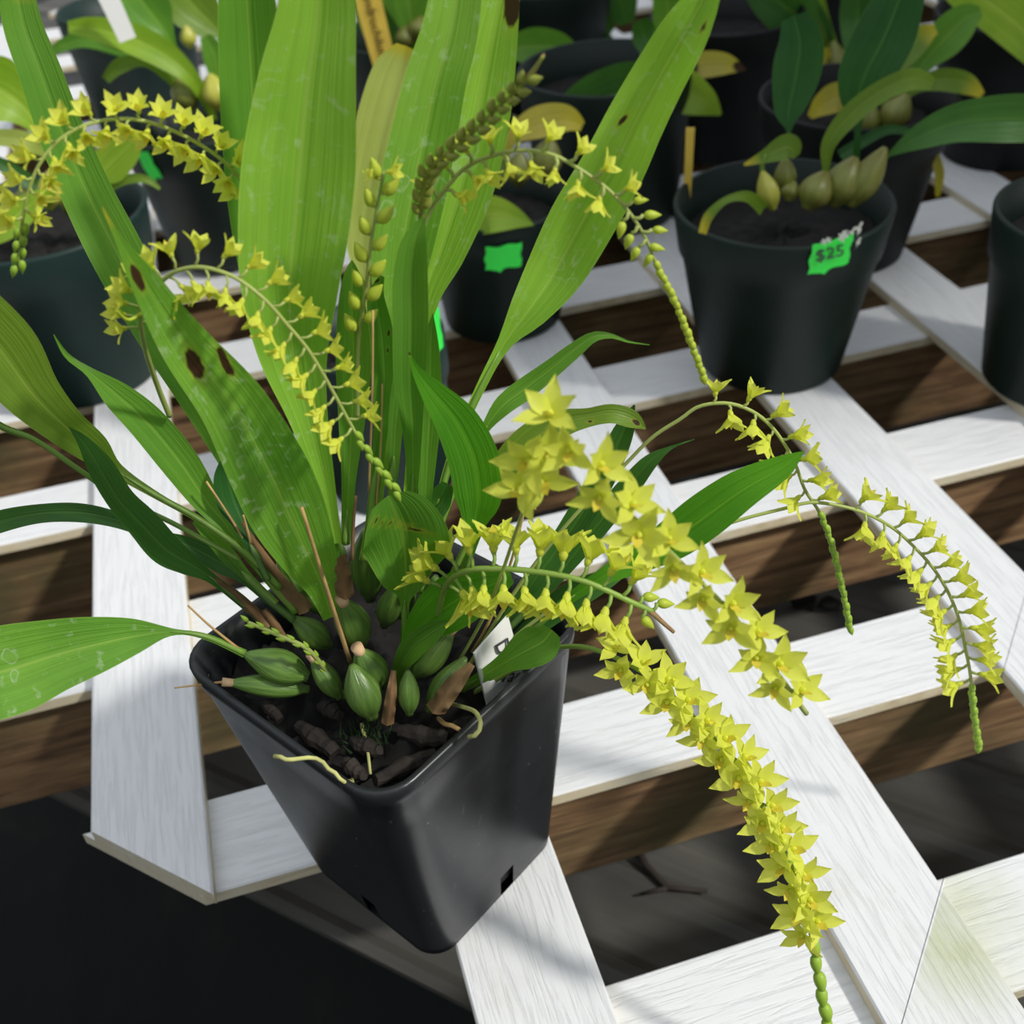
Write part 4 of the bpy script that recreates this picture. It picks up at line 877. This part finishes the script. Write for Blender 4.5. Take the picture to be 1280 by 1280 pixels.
leaf(q9, 'lime', [(176, 170, -.1, 8), (160, 184, -.1, 36), (135, 208, -.1, 44), (118, 228, -.1, 16), (95, 260, -.1, 8)], **B)
leaf(q9, 'lime', [(-30, 300, -.4, 20), (0, 285, -.4, 34), (30, 262, -.35, 34), (55, 245, -.3, 16), (75, 250, -.1, 8)], **B)
leaf(q9, 'dark', [(-20, 195, 0, 12), (10, 210, 0, 18), (40, 230, 0, 18), (70, 255, 0, 8)], **B)
bgbulbs(q9, c9, [((66, 210, -.1), (62, 262, -.15), 34, 0, 'bulby'), ((88, 235, 0), (90, 270, 0), 28, 0, 'bulbo'), ((30, 235, 0), (34, 272, 0), 34, 0, 'bulbo')])
leaf(q9, 'olive', [(200, 236, -.1, 4), (182, 224, -.1, 10), (158, 224, -.1, 12), (136, 234, -.1, 12), (115, 255, -.1, 8)], name='leaf', **B)
q10 = plant('orchid with long arching leaves behind the upper left spray', c10, .68); B = dict(base=c10)
leaf(q10, 'lime', [(85, 34, -.1, 14), (118, 36, -.1, 28), (165, 48, -.1, 38), (208, 70, -.1, 34), (240, 98, -.1, 20), (258, 128, -.05, 12), (268, 150, 0, 8)], **B)
leaf(q10, 'mid', [(150, -40, 0, 50), (172, -5, 0, 66), (195, 25, 0, 50), (212, 48, 0, 14), (228, 90, 0, 8), (240, 130, 0, 8)], **B)
leaf(q10, 'olive', [(210, -40, .1, 60), (235, 0, .1, 66), (262, 28, .1, 44), (280, 50, .1, 12), (280, 110, 0, 8)], **B)
leaf(q10, 'mid', [(60, 72, 0, 4), (75, 58, 0, 14), (105, 50, 0, 18), (145, 60, 0, 18), (200, 84, 0, 10), (240, 120, 0, 8)], **B)
leaf(q10, 'olive', [(132, 100, -.1, 10), (150, 82, -.1, 18), (180, 76, -.1, 14), (210, 92, -.05, 18), (235, 118, 0, 16)], **B)
leaf(q10, 'mid', [(256, 45, 0, 14), (268, 68, 0, 30), (272, 92, 0, 22), (275, 120, 0, 8)], **B)
bgbulbs(q10, c10, [((262, 92, -.05), (276, 138, -.08), 36, 0, 'bulby'), ((222, 92, 0), (240, 138, -.03), 36, 0, 'bulbo'), ((232, 32, 0), (238, 60, 0), 20, 0, 'bulby')])
q15 = plant('small leafy orchid on the far bench', c15, .7); B = dict(base=c15)
leaf(q15, 'dark', [(1190, -60, 0, 30), (1185, -20, 0, 34), (1180, 10, 0, 10)], **B)
# tags standing in background pots
def stake(label, pts, wpx, base, mat, th=.006, txt=None):
    A, Bp = V(*pts[0], base), V(*pts[1], base); T = (Bp-A).normalized(); vd = (CAM-A).normalized(); s = T.cross(vd).normalized(); w = wpx*.5*dep(A)/FPX
    t = thing('plant_label', label, 'plant label', Bp)
    o, nn = flat('tag_plate', [A-s*w, A+s*w, Bp+s*w*.85, Bp-s*w*.85], mat, t)
    if nn.dot(vd) < 0: nn = -nn
    if txt: text(t, txt, A-s*w*.0+T*.03+nn*.008+s*w*(.25 if proj(A+s)[0] < proj(A)[0] else -.25), T, nn, w*.95, 'inkb')
    return t
stake('yellow stake label standing in the stickered green pot', ((863, 160, (atz(858, 266, .66)-c1).dot(HF)), (858, 266, (atz(858, 266, .66)-c1).dot(HF))), 11, c1, 'tagy')
stake('broad yellow plant label with brown handwriting at the top centre', ((452, -30, -.5), (486, 100, -.5)), 35, c13, 'tagy', txt='Dendrochilum')
stake('white plant label leaning at the top left', ((128, -20, -.2), (160, 50, -.2)), 26, c10, 'tagw')
MT['shade'] = plain('sun_blocker_dull', G(60, 66, 60), .9, .1, 20)
vv, ff = box(1.3+12.2, 34, 1.9-9.1, 16, 14, 14.1)  # unseen slab added overhead only to cast soft shade on the background pots
cc = obj('unseen_sun_blocker', vv, ff, 'shade', loc=(20, 0, 14), smooth=False); cc['kind'] = 'structure'
# ================================================================== LIGHT, CAMERA
w = bpy.data.worlds.new('World'); SC.world = w; w.use_nodes = True; nt = w.node_tree
bg = nt.nodes['Background']; tc = nt.nodes.new('ShaderNodeTexCoord'); sx = nt.nodes.new('ShaderNodeSeparateXYZ'); nt.links.new(tc.outputs['Generated'], sx.inputs[0])
rp = nt.nodes.new('ShaderNodeValToRGB'); e = rp.color_ramp.elements; e[0].position = .42; e[0].color = (.035, .045, .035, 1); e[1].position = .95; e[1].color = (.92, .97, 1.05, 1)
mm = nt.nodes.new('ShaderNodeMath'); mm.operation = 'MULTIPLY_ADD'; mm.inputs[1].default_value = .5; mm.inputs[2].default_value = .5; nt.links.new(sx.outputs[2], mm.inputs[0])
nt.links.new(mm.outputs[0], rp.inputs[0]); nt.links.new(rp.outputs[0], bg.inputs[0]); bg.inputs[1].default_value = .85
sun = bpy.data.lights.new('Sun', 'SUN'); sun.energy = 3.0; sun.angle = math.radians(5); sun.color = (1, .965, .9)
so = bpy.data.objects.new('Sun', sun); COL.objects.link(so)
sd = Vector((1.0, -.75, 1.15)).normalized(); so.rotation_mode = 'QUATERNION'; so.rotation_quaternion = sd.to_track_quat('Z', 'Y'); so.location = sd*3
cam = bpy.data.cameras.new('Camera'); cam.sensor_width = 36; cam.lens = 36*FPX/1280; cam.clip_start = .01; cam.clip_end = 100
co = bpy.data.objects.new('Camera', cam); COL.objects.link(co)
M = Matrix((RX, -DN, -FW)).transposed().to_4x4(); M.translation = CAM*U; co.matrix_world = M
cam.dof.use_dof = True; cam.dof.focus_distance = 2.55*U; cam.dof.aperture_fstop = 18
SC.camera = co
SC.view_settings.view_transform = 'Standard'; SC.view_settings.look = 'None'
SC.cycles.max_bounces = 8; SC.cycles.transparent_max_bounces = 8
print('flowers', NFL)
